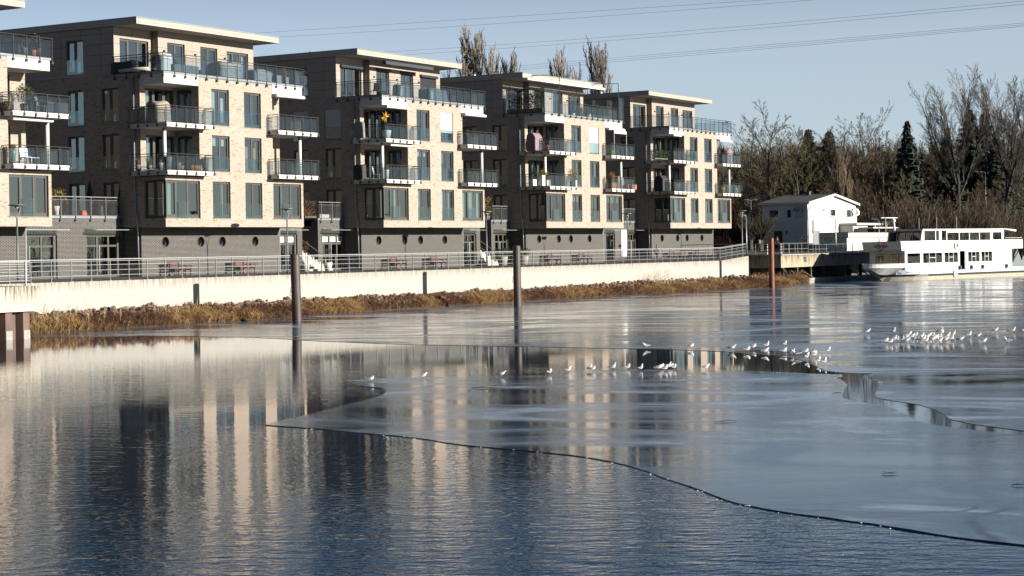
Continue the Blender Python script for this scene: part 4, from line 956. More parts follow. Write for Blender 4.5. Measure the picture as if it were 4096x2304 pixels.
def tbl(loc, label, mt='chair_frame'):
    t = thing('garden_table', loc, label, 'table'); mb = MB(); mb.lathe((0, 0, .7), [(.45, 0), (.45, .03)], 18); mb.build('tabletop', mt, t)
    for a in (.8, 2.4, 3.9, 5.5): mb = MB(); mb.tube([(.35*math.cos(a), .35*math.sin(a), 0), (.25*math.cos(a), .25*math.sin(a), .7)], .015, 5); mb.build('leg', mt, t)
def L_(px, y, z): return (x_at(px, y, z+.5), y, z)
T3, T2, T1, T0 = 12.97, 9.655, 6.655, 3.87
# second building
cover(L_(512, 3.2, T3), 'long dark covered lounge behind the side railing of the largest building\'s roof terrace', 1.0, 2.2, .75, 'cover_dark', 3)
mb = MB(); mb.tube([(0, -1.3, .12), (0, 0, .14), (.1, 1.2, .13)], [.11, .13, .10], 10); o = mb.build('rolled_sheet', 'cover_white', smooth=True); o.location = L_(530, 2.2, T3); tag(o, 'long rolled silver sheet lying along the edge of the roof terrace', 'rolled sheet')
plant(L_(617, 1.3, T3), 'clipped round dark green topiary in a pot on the largest roof terrace', 'stone_pot', 'foliage_dark', 'ball', .48, .85, .55, .22, n=700)
cover(L_(655, .75, T3), 'pale translucent covered frame at the front corner of the largest roof terrace', 1.0, .7, 1.1, 'cover_white', 5)
plant(L_(703, .4, T3), 'square blue grey planter with bare twigs by the corner of the largest roof terrace', 'blue_grey_planter', 'foliage_brown', 'grass', .35, .45, .5, n=60, planter=(.85, .4))
plant(L_(755, .4, T3), 'long blue grey planter behind the glass of the largest roof terrace', 'blue_grey_planter', 'foliage_brown', 'grass', .4, .12, .5, n=60, planter=(1.5, .4))
cover(L_(897, 1.5, T3), 'large pale grey draped furniture in the middle of the largest roof terrace', 2.1, 1.5, 1.15, 'cover_grey', 7)
cover(L_(1040, 1.0, T3), 'two grey draped chairs at the right part of the largest roof terrace', 1.9, .8, .85, 'cover_grey', 9)
plant(L_(1106, .5, T3), 'square grey planter near the right end of the largest roof terrace', 'cover_grey', 'foliage_brown', 'grass', .3, .35, .55, n=80, planter=(.55, .5))
plant(L_(1139, .5, T3), 'tall planter with withered orange brown plant on the largest roof terrace', 'cover_grey', 'foliage_orange', 'grass', .3, .75, .5, n=160, planter=(.4, .4))
cover(L_(634, .55, T2), 'tall beige draped cover tied with a red strap on the upper corner balcony', 1.25, 1.1, 1.35, 'cover_beige', 11)
for i, (px, y, pot, ph, pr_, fol, kd, rr, hh, lb) in enumerate([
    (551, -.3, 'stone_pot', .25, .18, 'foliage_brown', 'grass', .35, .6, 'low pot with withered stalks at the far left of the plant balcony'), (598, -.4, 'stone_pot', .25, .18, 'foliage_brown', 'grass', .4, .7, 'low pot with dead twigs, second from the left on the plant balcony'),
    (641, -.45, 'blue_grey_planter', .45, .2, 'foliage_brown', 'grass', .25, .35, 'blue grey pot left of the column on the plant balcony'), (672, -.5, 'stone_pot', .85, .26, 'foliage_green', 'grass', .2, .2, 'tall dark vase right beside the column of the plant balcony'),
    (713, -.45, 'blue_grey_planter', .5, .2, 'foliage_brown', 'grass', .25, .3, 'blue grey vase in the middle of the plant balcony'), (727, -.3, 'terracotta', .32, .14, 'foliage_brown', 'grass', .25, .4, 'leftmost terracotta pot on the plant balcony'),
    (768, -.5, 'terracotta', .38, .13, 'foliage_green', 'grass', .25, .35, 'narrow terracotta pot, left of three close together'), (781, -.5, 'terracotta', .36, .17, 'foliage_brown', 'grass', .2, .2, 'middle one of three terracotta pots standing close together'),
    (794, -.5, 'terracotta', .36, .14, 'foliage_brown', 'grass', .2, .2, 'right one of three terracotta pots standing close together'), (821, -.45, 'stone_pot', .85, .26, 'foliage_dark', 'grass', .2, .15, 'tall dark vase at the right end of the plant balcony')]):
    plant(L_(px, y, T1), lb, pot, fol, kd, rr, hh, ph, pr_, n=90, group='pots on the lower corner balcony')
plant(L_(224, 4.2, T0), 'bright yellow shrub in a white pot on the low brick block', 'white_pot', 'foliage_yellow', 'ball', .72, 1.15, .6, .22, n=900)
t = thing('closed_parasol', L_(360, 5.2, T0), 'closed black parasol standing on the low brick block', 'parasol'); mb = MB(); mb.tube([(0, 0, 0), (0, 0, 2.3)], .025, 6); mb.build('pole', 'cloth_dark', t); mb = MB(); mb.lathe((0, 0, .7), [(.06, 0), (.22, .2), (.16, .8), (.04, 1.55)], 8); mb.build('canopy', 'cloth_dark', t)
cover(L_(331, 4.5, T0), 'small orange covered object behind the bars of the low brick block', .45, .4, .35, 'cover_orange', 13)
cover(L_(415, 5.0, T0), 'dark covered table behind the bars of the low brick block', 1.6, 1.0, .75, 'cover_dark', 14)
# first building
plant(L_(97, .5, T3), 'grey vase with a bushy plant on the cut off roof terrace', 'stone_pot', 'foliage_brown', 'ball', .3, .45, .5, .2)
plant(L_(133, .6, T3), 'terracotta pot with a tall green shrub on the cut off roof terrace', 'terracotta', 'foliage_dark', 'ball', .42, 1.0, .42, .18, n=420)
plant(L_(152, .5, T3), 'brown vase at the right of the cut off roof terrace', 'bench_wood_brown', 'foliage_dark', 'ball', .3, .7, .55, .2)
plant(L_(100, .9, T2), 'large round green shrub on the upper balcony at the left edge', 'stone_pot', 'foliage_green', 'ball', .55, 1.15, .6, .3, n=1100)
plant(L_(25, -.3, T2), 'low basket of plants at the left end of the upper left balcony', 'timber_old', 'foliage_brown', 'ball', .3, .3, .25, .25)
chair(L_(166, .0, T2), 'pale wicker chair on the upper balcony at the left edge', rz=.5); tbl(L_(128, .1, T2), 'small garden table below the round green shrub', 'rail_metal')
mb = MB(); mb.box(-.9, .9, -.25, .25, 0, .75); o = mb.build('storage_box', 'cover_dark'); o.location = L_(218, .4, T2); tag(o, 'dark storage box at the right end of the upper left balcony', 'storage box')
plant(L_(51, -.5, T1), 'teal pot with yellow flowers at the left end of the lower left balcony', 'teal_pot', 'foliage_yellow', 'ball', .2, .3, .8, .2)
chair(L_(104, .1, T1), 'metal chair with a rounded mesh back on the lower left balcony', 'galvanised', rz=-.3); chair(L_(135, .4, T1), 'second metal chair near the column of the lower left balcony', 'galvanised', rz=1.2)
# third building
chair(L_(1500, 1.6, T3), 'left dark deck chair on the middle building\'s roof terrace', 'cloth_dark', rz=2.6); chair(L_(1532, 1.4, T3), 'right dark deck chair on the middle building\'s roof terrace', 'cloth_dark', rz=-2.6)
cover(L_(1605, 1.0, T3), 'dark draped chairs left of centre on the middle roof terrace', 1.3, .8, 1.0, 'blue_grey_planter', 17)
cover(L_(1735, 1.2, T3), 'wide dark draped furniture on the middle roof terrace', 2.6, 1.2, 1.0, 'blue_grey_planter', 18)
plant(L_(1546, -.35, T2), 'big white ball shaped pot with dry brown grass on a balcony', 'white_pot', 'foliage_brown', 'grass', .35, .55, .62, .36, n=220)
t = thing('hanging_star', L_(1541, -.55, 11.25), 'golden paper star with long spikes hanging above a balcony', 'star')
mb = MB(); rs = random.Random(2)
for i in range(16):
    a = rs.uniform(0, 2*PI); e = rs.uniform(-1, 1); d = Vector((math.cos(a)*math.sqrt(1-e*e), math.sin(a)*math.sqrt(1-e*e)*.8, e)); mb.tube([(0, 0, 0), d*.12, d*.42], [.05, .055, .004], 4)
mb.build('spikes', 'star_gold', t); mb = MB(); mb.tube([(0, 0, .05), (0, 0, .75)], .006, 4); mb.build('cord', 'rail_metal', t)
plant(L_(1546, .3, T1), 'small green plant in a white pot at the column of the star building', 'white_pot', 'foliage_green', 'ball', .22, .4, .75, .2)
chair(L_(1508, .9, T1), 'white garden chair on the lower balcony of the star building', 'white_pot', rz=.4)
for k in range(1): cover(L_(1438, .9, T1), 'stack of black folded chairs at the left of the star building\'s lower balcony', .5, .9, 1.05, 'cover_dark', 20, 'stacked_chairs', cat='chairs')
cover(L_(1437, .6, T2), 'grey folded lounger leaning at the left of the star building\'s upper balcony', .2, .9, 1.15, 'cover_grey', 21, 'folded_lounger', cat='lounger')
plant(L_(1232, 4.0, T0), 'brown clipped hedge behind the bars beside the stairs', 'timber_old', 'foliage_brown', 'box', .75, 1.1, .15, n=900, planter=(1.4, .5), cat='hedge')
for px, w in ((1292, 1.2), (1366, 1.2)):
    mb = MB(); mb.box(-w/2, w/2, -.15, .15, 0, .28); o = mb.build('trough', 'white_pot'); o.location = L_(px, 3.85, T0); tag(o, ('left' if px < 1300 else 'right')+' cream trough behind the bars of the block with the white notices', 'trough')
plant(L_(1357, 4.4, T0), 'thin green climbing plant behind the bars of the second shop block', 'stone_pot', 'foliage_green', 'grass', .35, 1.4, .3, .2, n=90)
plant(L_(1949, 3.9, T0), 'yellow green bamboo behind the bars beside the third lamp', 'stone_pot', 'foliage_yellow', 'box', .45, 1.7, .3, .25, n=600)
# fourth building
hg = plant((BX[3]+.45, 2.1, T3), 'dense dark hedge inside the tall glass of the fourth building\'s roof terrace', 'cover_dark', 'foliage_dark', 'box', 1.75, 1.4, .4, n=3800, planter=(3.5, .5), cat='hedge'); hg.rotation_euler = (0, 0, PI/2)
plant(L_(2398, 2.6, T3), 'dark hedge at the right end of the fourth building\'s roof terrace', 'cover_dark', 'foliage_dark', 'box', 1.9, 1.0, .6, n=3000, planter=(3.8, .5), cat='hedge')
plant(L_(2292, .9, T3), 'spiky agave left of two on the fourth roof terrace', 'white_pot', 'foliage_green', 'grass', .5, .5, .3, .2, n=90)
plant(L_(2356, .7, T3), 'spiky agave in a white pot, right of two on the fourth roof terrace', 'white_pot', 'foliage_green', 'grass', .45, .6, .32, .2, n=90)
beach_chair(L_(2136, .6, T2), 'mauve covered beach chair on the fourth building\'s upper corner balcony', 'cover_mauve')
plant(L_(2190, -.3, T2), 'small planter with orange fruit and leaves beside the mauve beach chair', 'terracotta', 'foliage_dark', 'ball', .3, .5, .5, .2)
plant(L_(2446, -.3, T2), 'green barrel pot with pale grass on the small upper balcony', 'foliage_yellow', 'foliage_green', 'ball', .4, .6, .45, .26)
plant(L_(2137, .2, T1), 'dark conical conifer in a white planter on the lower corner balcony', 'white_pot', 'foliage_dark', 'cone', .38, 1.25, .55, n=500, planter=(1.1, .4))
plant(L_(2167, -.3, T1), 'tall white planter with a yellow green shrub left of the column', 'white_pot', 'foliage_yellow', 'ball', .3, .5, .9, n=300, planter=(.5, .4))
plant(L_(2187, -.4, T1), 'low white planter with yellow grass beside the column', 'white_pot', 'foliage_yellow', 'grass', .4, .9, .5, n=260, planter=(.6, .4))
plant(L_(2297, -.3, T1), 'tall white pot with yellow bamboo at the right of the lower corner balcony', 'white_pot', 'foliage_yellow', 'box', .55, 1.0, .62, n=420, planter=(.35, .35))
plant(L_(2449, -.4, T1), 'large terracotta planter with tall orange grass on the small lower balcony', 'terracotta', 'foliage_orange', 'grass', .4, 1.1, .55, n=420, planter=(1.05, .5))
plant(L_(2510, -.1, T1), 'left of two terracotta bowls near the right end of the small lower balcony', 'terracotta', 'foliage_brown', 'grass', .2, .2, .5, n=60, planter=(.6, .45))
plant(L_(2529, -.4, T1), 'right of two terracotta bowls near the right end of the small lower balcony', 'terracotta', 'foliage_brown', 'grass', .2, .2, .45, n=60, planter=(.9, .45))
cover(L_(2470, .8, T1), 'brown draped seat behind the orange grass', 1.3, .8, 1.2, 'cover_beige', 24)
# fifth building
plant(L_(2640, -.2, T2), 'dark leafy screen hanging along the upper balcony of the farthest building', 'stone_pot', 'foliage_dark', 'box', 1.6, .75, .1, n=1200, planter=(2.8, .3), cat='hedge')
plant(L_(2765, -.5, T2), 'green leafy screen at the right of the farthest building\'s upper balcony', 'stone_pot', 'foliage_green', 'box', .6, .7, .1, n=420, planter=(1.0, .3), cat='hedge')
beach_chair(L_(2645, .6, T1), 'black covered beach chair on the lower balcony of the farthest building', 'cover_dark')
plant(L_(2708, -.3, T1), 'dark conical vase with a small plant beside the black beach chair', 'stone_pot', 'foliage_dark', 'ball', .25, .3, .75, .28)
cover(L_(2907, .2, T2), 'pale mauve wrapped swing seat on the rightmost upper balcony', 1.1, .9, 1.65, 'cover_mauve', 27, top=.6)
plant(L_(2887, -.3, T1), 'round ochre pot on the rightmost lower balcony', 'foliage_orange', 'foliage_brown', 'grass', .1, .1, .6, .36, n=30)
plant(L_(2945, -.3, T1), 'narrow cream pot on the rightmost lower balcony', 'white_pot', 'foliage_brown', 'grass', .1, .1, .62, .19, n=30)
# promenade pots
plant(L_(1222, 1.2, 0), 'white pot with a slim standard tree at the foot of the stairs', 'white_pot', 'foliage_brown', 'tree', .4, 1.5, .7, .3, n=200)
plant(L_(1312, 1.4, 0), 'white pot with green leaves in front of the notice doors', 'white_pot', 'foliage_green', 'ball', .4, 1.1, .6, .32, n=300)
plant(L_(2010, .6, 0), 'round clipped bush in a grey tub, left of the second mooring pole', 'granite', 'foliage_dark', 'ball', .75, .8, .75, .45, n=1300)
plant(L_(2096, .6, 0), 'round clipped bush in a grey tub, right of the second mooring pole', 'granite', 'foliage_dark', 'ball', .6, .7, .75, .4, n=900)
t = thing('banner', L_(2497, 2.2, 0), 'tall blank white banner on a stand beside the fourth lamp', 'banner'); mb = MB(); mb.box(-.52, .52, -.012, .012, .5, 3.0); mb.build('cloth', 'banner', t)
mb = MB(); mb.tube([(-.55, .02, 0), (-.55, .02, 3.05), (.55, .02, 3.05)], .02, 5); mb.box(-.7, .2, -.3, .3, 0, .05); mb.build('stand', 'galvanised', t)

# ------------------------------------------------------------------ mooring poles
def pole(px, py, top_px, top_py, wpx, mt, label):
    p = on_z(px, py, WZ); d = (p-CAM).dot(fwd); r = wpx/2*d/F_PX; h = (py-top_py)*d/F_PX
    t = thing('mooring_pole', (p.x, p.y, WZ), label, 'mooring pole', 'steel mooring poles standing in the ice')
    q = on_z(top_px, top_py, WZ+h); tx, ty = 0.0, 0.0
    lean = (top_px+ (py-top_py)*sr*1.0 - px)*d/F_PX
    top = rgt*lean
    mb = MB(); k = 28; mb.tube([(0, 0, -1), (0, 0, 0), (top.x*.97, top.y*.97, h*.97), (top.x, top.y, h)], [r, r, r, r*.98], k)
    mb.build('pole', mt, t, smooth=False).data.polygons.foreach_set('use_smooth', [True]*((k)*3)+[False]*2)
    if mt == 'pile_brown':
        c = Vector((top.x*.5, top.y*.5, h*.47)) + (-rgt*.80-fwd*.6).normalized()*(r+.03)
        mb = MB(); 
        for j, dz in enumerate((0.0, -.22)):
            mb.tube([c+rgt*(.06*math.cos(a) if j == 0 else .075*math.cos(a))+Vector((0, 0, dz+.14*math.sin(a))) for a in [2*PI*i/12 for i in range(13 if j else 9)]], .018, 6)
        mb.build('mooring_link', 'sheet_pile', t)
    return t
pole(1188, 1285, 1179, 1017, 38, 'pile_brown', 'dark brown steel mooring pole nearest to the camera')
pole(2071, 1226, 2066, 982, 31, 'pile_brown', 'dark brown steel mooring pole in the middle, before the fourth building')
pole(3088, 1151, 3084, 952, 22, 'pile_rust', 'orange rust mooring pole at the right end of the bank')

# ------------------------------------------------------------------ bank: soil, rocks, dead grass
SH = [(-26.5, -11.5), (-22.6, -11.6), (-14, -12.3), (-6.3, -12.5), (3, -11.4), (11.7, -10.9), (24, -11.2), (36.3, -11.5), (50, -12.6), (62.5, -13.6), (70, -13.2), (78.3, -11.6), (84, -9.5)]
def shore(x):
    for (a, ya), (b, yb) in zip(SH, SH[1:]):
        if a <= x <= b: return ya+(yb-ya)*(x-a)/(b-a)
    return SH[0][1] if x < SH[0][0] else SH[-1][1]
def bank_z(x, y):
    s = shore(x); f = max(0, min(1, (y-s)/(-9.3-s))); z = WZ-.05+.95*f**.8
    return z+.06*noise.noise(Vector((x*.9, y*.9, 3)))+.16*max(0, noise.noise(Vector((x*.35, y*.5, 7))))*min(1, max(0, (y-s)*1.2))
mb = MB(); xs_ = np.arange(-26.8, 84, .5); J = 9
vs = []
for x in xs_:
    yt = -9.3 if x < 70 else 6.0
    for j in range(J):
        y = (shore(x)-.3)+((yt if x < 70 else -9.3)-(shore(x)-.3))*j/(J-1) if j < J-1 or x < 70 else 6.0
        vs.append((x, y, bank_z(x, min(y, -9.3))))
mb.add(vs, [(i*J+j, (i+1)*J+j, (i+1)*J+j+1, i*J+j+1) for i in range(len(xs_)-1) for j in range(J-1)])
tag(mb.build('river_bank', 'leaf_litter', smooth=True), kind='structure')
for nm, c in (('grass_gold', (.44, .26, .095)), ('grass_brown', (.27, .125, .048)), ('grass_rust', (.14, .062, .03)), ('grass_green', (.24, .24, .05)), ('reed', (.62, .46, .25))):
    mat(nm, c, .85, var=.35, scale=6)
mat('rock_brown', (.22, .14, .10), .9, var=.4, scale=2, bump=.5)
rg = random.Random(11); G = MB(); x0_, x1_ = -26.3, 83
def blade(mb, p, a, ln, droop, w):
    d = Vector((math.cos(a), math.sin(a), 0)); s = Vector((-d.y, d.x, 0))*w
    q = p+d*ln*.35*droop+Vector((0, 0, ln*.55)); e = p+d*ln*droop+Vector((0, 0, ln*(.75-.55*droop)))
    mb.add([p-s, p+s, q+s*.7, q-s*.7, e], [(0, 1, 2, 3), (3, 2, 4)])
for _ in range(42000):
    x = rg.uniform(x0_, x1_); s = shore(x); y = rg.uniform(s+.1, -9.7 if x < 70 else 0 if rg.random() < .3 else -9)
    v = noise.noise(Vector((x*.16, 0, 0)))+.35*noise.noise(Vector((x*.6, y*.6, 5))); fr_ = (y-s)/(-9.4-s)
    G.m = 0 if v > .10 else (1 if v > -.14 else 2)
    if rg.random() < .12: G.m = rg.choice([0, 1, 2])
    if noise.noise(Vector((x*.3, y*.3, 9))) > .5 and fr_ < .3 and rg.random() < .4: G.m = 3
    if fr_ > .62+.2*noise.noise(Vector((x*.4, 2, 0))) and rg.random() < .8: continue
    ln = rg.uniform(.25, .62)*(1.2 if G.m == 0 else .9)
    blade(G, Vector((x, y, bank_z(x, min(y, -9.3))-.02)), rg.gauss(-PI/2+.5, 1.1), ln, rg.uniform(.7, 1.35), rg.uniform(.008, .020))
tag(G.build('dead_grass', ['grass_gold', 'grass_brown', 'grass_rust', 'grass_green']), 'brown and golden dead grass hanging over the river bank', 'grass', kind='stuff')
mb = MB()
for _ in range(900):
    x = rg.uniform(x0_, 70); y = rg.uniform(-10.5, -9.55); r_ = rg.uniform(.07, .17)
    mb.ball((x, y, bank_z(x, y)+r_*.3+rg.uniform(0, .16)), (r_*rg.uniform(.8, 1.4), r_, r_*rg.uniform(.6, .9)), 6, 4, .22, rg)
tag(mb.build('rocks', 'rock_brown'), 'reddish brown rubble along the foot of the river wall', 'rocks', kind='stuff')
mb = MB()
def stalk(x, y, h, branchy):
    z = bank_z(x, y); lx, ly = rg.uniform(-.25, .25)*h, rg.uniform(-.1, .1)*h
    mb.tube([(x, y, z), (x+lx*.4, y+ly*.4, z+h*.5), (x+lx, y+ly, z+h)], [.010, .007, .004], 3, cap=False)
    for _ in range(branchy):
        f = rg.uniform(.35, 1); p = Vector((x+lx*f, y+ly*f, z+h*f)); d = Vector((rg.uniform(-1, 1), rg.uniform(-.5, .5), rg.uniform(.3, 1)))*h*.22
        mb.tube([p, p+d], [.006, .003], 3, cap=False)
for c, n, h in [(x_at(2695, -11.5, -1.5), 60, 1.35), (x_at(650, -10.8, -1.6), 14, .8), (x_at(215, -10.8, -1.6), 22, 1.0), (x_at(350, -10.5, -1.6), 10, 1.1), (x_at(760, -10.4, -1.6), 10, .8), (x_at(2020, -10.2, -1.5), 14, 1.1), (x_at(2280, -10.3, -1.5), 8, 1.0), (x_at(1560, -10.5, -1.5), 10, .6), (x_at(2480, -10.6, -1.5), 14, .9), (x_at(2800, -10.6, -1.5), 10, 1.1)]:
    for _ in range(n): stalk(c+rg.gauss(0, 1.0), rg.uniform(-11.4, -10.0), h*rg.uniform(.45, 1.05), rg.randint(2, 7))
tag(mb.build('reeds', 'reed'), 'thin dry stalks standing up before the river wall', 'reeds', kind='stuff')

# ------------------------------------------------------------------ quay on the right
Q0 = Vector((78.4, -8.8, 0)); QT = .42
t = thing('quay', (95, -6, 0), 'weathered concrete quay beam on posts between the rust pole and the ship', 'quay')
def ql(o): o.location = (-95, 6, 0); return o
mb = MB(); mb.box(78.4, 120, -8.8, -8.2, -.88, .30); mb.box(78.4, 78.9, -8.2, 6, -.88, .30); ql(mb.build('beam', 'quay_concrete', t))
mb = MB(); mb.box(78.3, 120, -8.92, -8.1, .30, .42); mb.box(78.3, 79.0, -8.1, 6, .30, .42); ql(mb.build('coping', 'granite', t))
mb = MB(); mb.box(78.9, 120, -8.2, 6, .20, .40); ql(mb.build('deck', 'old_concrete', t))
mb = MB(); mb.box(79.2, 120, -4.6, -4.3, -3, .2); ql(mb.build('back_wall', 'old_concrete', t))
for i in range(9):
    x = 79.4+i*3.6; mb = MB(); mb.box(x-.14, x+.14, -8.65, -8.35, WZ-.5, -.88); ql(mb.build('post', 'timber_old' if i % 3 else 'old_concrete', t))
mb = MB(); mb.box(80.5, 104, -9.5, -9.1, -2.28, -2.0); mb.box(81.0, 104, -9.45, -9.15, WZ-.3, -2.3); ql(mb.build('fender_beam', 'granite', t))
for i in range(8): mb = MB(); mb.tube([(82+i*2.6, -8.3, -1.2), (83.6+i*2.6, -9.2, -2.1)], .06, 6); ql(mb.build('brace', 'timber_old', t))
mb = MB(); mb.box(84.3, 84.9, -8.83, -8.805, -.05-.35, .1); ql(mb.build('patch', 'old_concrete', t))
for px, z, lb in ((3133, -1.55, 'black tyre fender hanging under the corner of the quay'), (3392, -1.75, 'black tyre fender hanging near the bow of the ship')):
    x = x_at(px, -9.2, z); mb = MB(); n = 20
    pts = [(.42*math.cos(2*PI*i/n), 0, .42*math.sin(2*PI*i/n)) for i in range(n+1)]; mb.tube(pts, .15, 8)
    o = mb.build('tyre', 'tyre', smooth=True); o.location = (x, -9.3, z); tag(o, lb, 'tyre')
# rails on the quay
t = thing('quay_railing', (90, -8.5, QT), 'plain two-bar railing on the edge of the concrete quay', 'railing')
xs1 = [x_at(p, -8.5, .8) for p in (2988, 3017, 3047, 3100, 3114, 3127)]
xq = [79.0+2.2*i for i in range(3)]+[x_at(p, -8.5, .8) for p in (3134, 3155, 3180, 3206, 3232, 3262, 3305, 3345, 3372, 3410, 3440, 3475)]
for x in xq: mb = MB(); mb.box(x-90-.03, x-90+.03, -.03, .03, 0, 1.05 if x < x_at(3240, -8.5, 1) else .9); mb.build('post', 'galvanised', t)
xa, xb, xc = xq[0]-90, x_at(3232, -8.5, 1)-90, xq[-1]-90
for z in (1.05, .5): mb = MB(); mb.tube([(xa, 0, z), (xb, 0, z)], .028, 6); mb.build('rail', 'galvanised', t)
for z in (.9, .42): mb = MB(); mb.tube([(xb+.25, 0, z), (xc, 0, z)], .026, 6); mb.build('rail', 'galvanised', t)
for y in (-6, -3.5, -1, 1.5, 4): mb = MB(); mb.box(-11.2, -11.14, y+8.5, y+8.56, 0, 1.05); mb.build('post', 'galvanised', t)
for z in (1.05, .5): mb = MB(); mb.tube([(-11.17, 0, z), (-11.17, 14, z)], .028, 6); mb.build('rail', 'galvanised', t)
for px, lb in ((3069, 'red and white striped bollard just left of the rust pole'), (3126, 'red and white striped bollard just right of the rust pole')):
    x = x_at(px, -7.9, 1); b_ = thing('striped_bollard', (x, -7.9, QT), lb, 'bollard', 'red and white bollards on the quay')
    mb = MB(); mb.tube([(0, 0, 0), (0, 0, 1.0)], .06, 10); mb.build('post', 'white_pot', b_)
    for k in range(3): mb = MB(); mb.tube([(0, 0, .25+k*.28), (0, 0, .38+k*.28)], .066, 10); mb.build('stripe', 'red_paint', b_)
# white pylon sign
q = at(3265, 1004, 199); t = thing('sign_pylon', (q.x, q.y, QT), 'tall white sign board between two slim posts in front of the house', 'sign', None, R(-60))
hh = (1004-914)*199/7450
for s_ in (-.33, .33): mb = MB(); mb.box(s_-.03, s_+.03, -.04, .04, 0, hh); mb.build('post', 'galvanised', t)
mb = MB(); mb.box(-.3, .3, -.03, .03, hh*.38, hh-.05); mb.build('board', 'banner', t)
q = at(3038, 998, 214); t = thing('info_post', (q.x, q.y, terrain(q.x, q.y)), 'narrow black information post with a small red and white plate', 'post', None, R(-60))
mb = MB(); mb.box(-.13, .13, -.1, .1, 0, 1.5); mb.build('post', 'cloth_dark', t); mb = MB(); mb.box(.0, .12, -.12, -.105, .9, 1.4); mb.build('plate', 'banner', t); mb = MB(); mb.box(.0, .12, -.13, -.121, .88, 1.0); mb.build('stripe', 'red_paint', t)

# ------------------------------------------------------------------ white house by the landing
hx, hy = 0, 0
P0 = at(3232, 966, 224); hx, hy = P0.x, P0.y; hz = 1.35
def zpx(px, py, x, y): 
    d = (Vector((x, y, 0))-CAM).dot(fwd); return CAM.z+ (proj((x, y, CAM.z))[1]-py)*d/F_PX
hL = 0.0
for k in range(600):
    hL += .05
    if proj((hx, hy+hL, 3))[0] < 3050: break
hW = 0.0
for k in range(900):
    hW += .05
    if proj((hx+hW, hy, 3))[0] > 3424: break
ze = zpx(3232, 812, hx, hy)-hz; zr = zpx(3332, 781, hx+hW*.5, hy)-hz
H = thing('house', (hx, hy, hz), 'white two-storey house with a grey gabled roof and a satellite dish', 'house')
mb = MB(); zm = ze*.55
mb.add([(0, 0, 0), (hW, 0, 0), (hW, 0, ze), (hW/2, 0, zr), (0, 0, ze)], [(0, 1, 2, 3, 4)])
mb.add([(0, 0, zm), (0, hL, zm), (0, hL, ze), (0, 0, ze)], [(3, 2, 1, 0)]); mb.add([(hW, 0, 0), (hW, hL, 0), (hW, hL, ze), (hW, 0, ze)], [(0, 1, 2, 3)])
mb.add([(0, hL, 0), (hW, hL, 0), (hW, hL, ze), (hW/2, hL, zr), (0, hL, ze)], [(4, 3, 2, 1, 0)])
mb.build('wall', 'white_render', H)
mb = MB(); mb.box(-.03, .0, .02, hL, 0, zm); mb.box(-.045, -.03, .02, hL, zm-.03, zm+.03); mb.build('siding', 'white_siding', H, uv=True)
mb = MB(); e = .45; sl_ = (zr-ze)/(hW/2)
for s_ in (0, 1):
    xa = -e if s_ == 0 else hW+e; za = ze-e*sl_
    mb.add([(xa, -.4, za+.05), (hW/2, -.4, zr+.05), (hW/2, hL+.4, zr+.05), (xa, hL+.4, za+.05), (xa, -.4, za+.17), (hW/2, -.4, zr+.17), (hW/2, hL+.4, zr+.17), (xa, hL+.4, za+.17)], [(3, 2, 1, 0), (4, 5, 6, 7), (0, 1, 5, 4), (2, 3, 7, 6), (3, 0, 4, 7)])
rf = mb.build('roof', 'roof_old', H)
mb = MB(); za = ze-e*sl_
mb.add([(-e, -.43, za-.08), (hW/2, -.43, zr-.08), (hW/2, -.43, zr+.2), (-e, -.43, za+.2)], [(0, 1, 2, 3)]); mb.add([(hW/2, -.43, zr-.08), (hW+e, -.43, za-.08), (hW+e, -.43, za+.2), (hW/2, -.43, zr+.2)], [(0, 1, 2, 3)])
mb.box(-e-.05, -e+.03, -.42, hL+.4, za-.06, za+.13); mb.build('bargeboard', 'white_render', rf)
mb = MB(); mb.box(hW/2-.9, hW/2-.3, hL*.45, hL*.45+.6, zr-.3, zr+.55); mb.build('chimney', 'dark_brick', rf, uv=True)
def hwin(plane, u0, u1, z0, z1, nm='window', n=1, mt='cloth_dark'):
    P = pm(plane, 0); mb = MB(); mbx(mb, P, u0-.1, u1+.1, -.06, -.032, z0-.1, z1+.1); fr = mb.build(nm, 'white_render', H)
    mb = MB(); w = (u1-u0)/n
    for i in range(n): mb = MB(); mbx(mb, P, u0+i*w+.03, u0+(i+1)*w-.03, -.075, -.065, z0, z1); mb.build('pane', mt, fr)
    return fr
def uy(px):
    k = 0
    while proj((hx, hy+k, 3))[0] > px and k < 60: k += .05
    return k
def ux(px):
    k = 0
    while proj((hx+k, hy, 3))[0] < px and k < 60: k += .05
    return k
def hz_(px, py, side): 
    return zpx(px, py, hx if side else hx+ux(px), hy+uy(px) if side else hy)-hz
hwin('x', uy(3116), uy(3081), hz_(3098, 870, 1), hz_(3098, 842, 1), n=2)
hwin('x', uy(3167), uy(3152), hz_(3160, 870, 1), hz_(3160, 840, 1))
hwin('x', uy(3132), uy(3097), 0.05, hz_(3115, 924, 1), 'boarded_door', mt='boarding')
hwin('x', uy(3152), uy(3145), hz_(3148, 940, 1), hz_(3148, 923, 1))
hwin('y', ux(3322), ux(3341), hz_(3330, 863, 0), hz_(3330, 838, 0), mt='window_glass')
hwin('y', ux(3386), ux(3403), hz_(3395, 868, 0), hz_(3395, 840, 0))
mb = MB(); mb.box(ux(3246), ux(3257), -.05, -.01, hz_(3250, 932, 0), hz_(3250, 880, 0)); mb.build('wall_cabinet', 'galvanised', H)
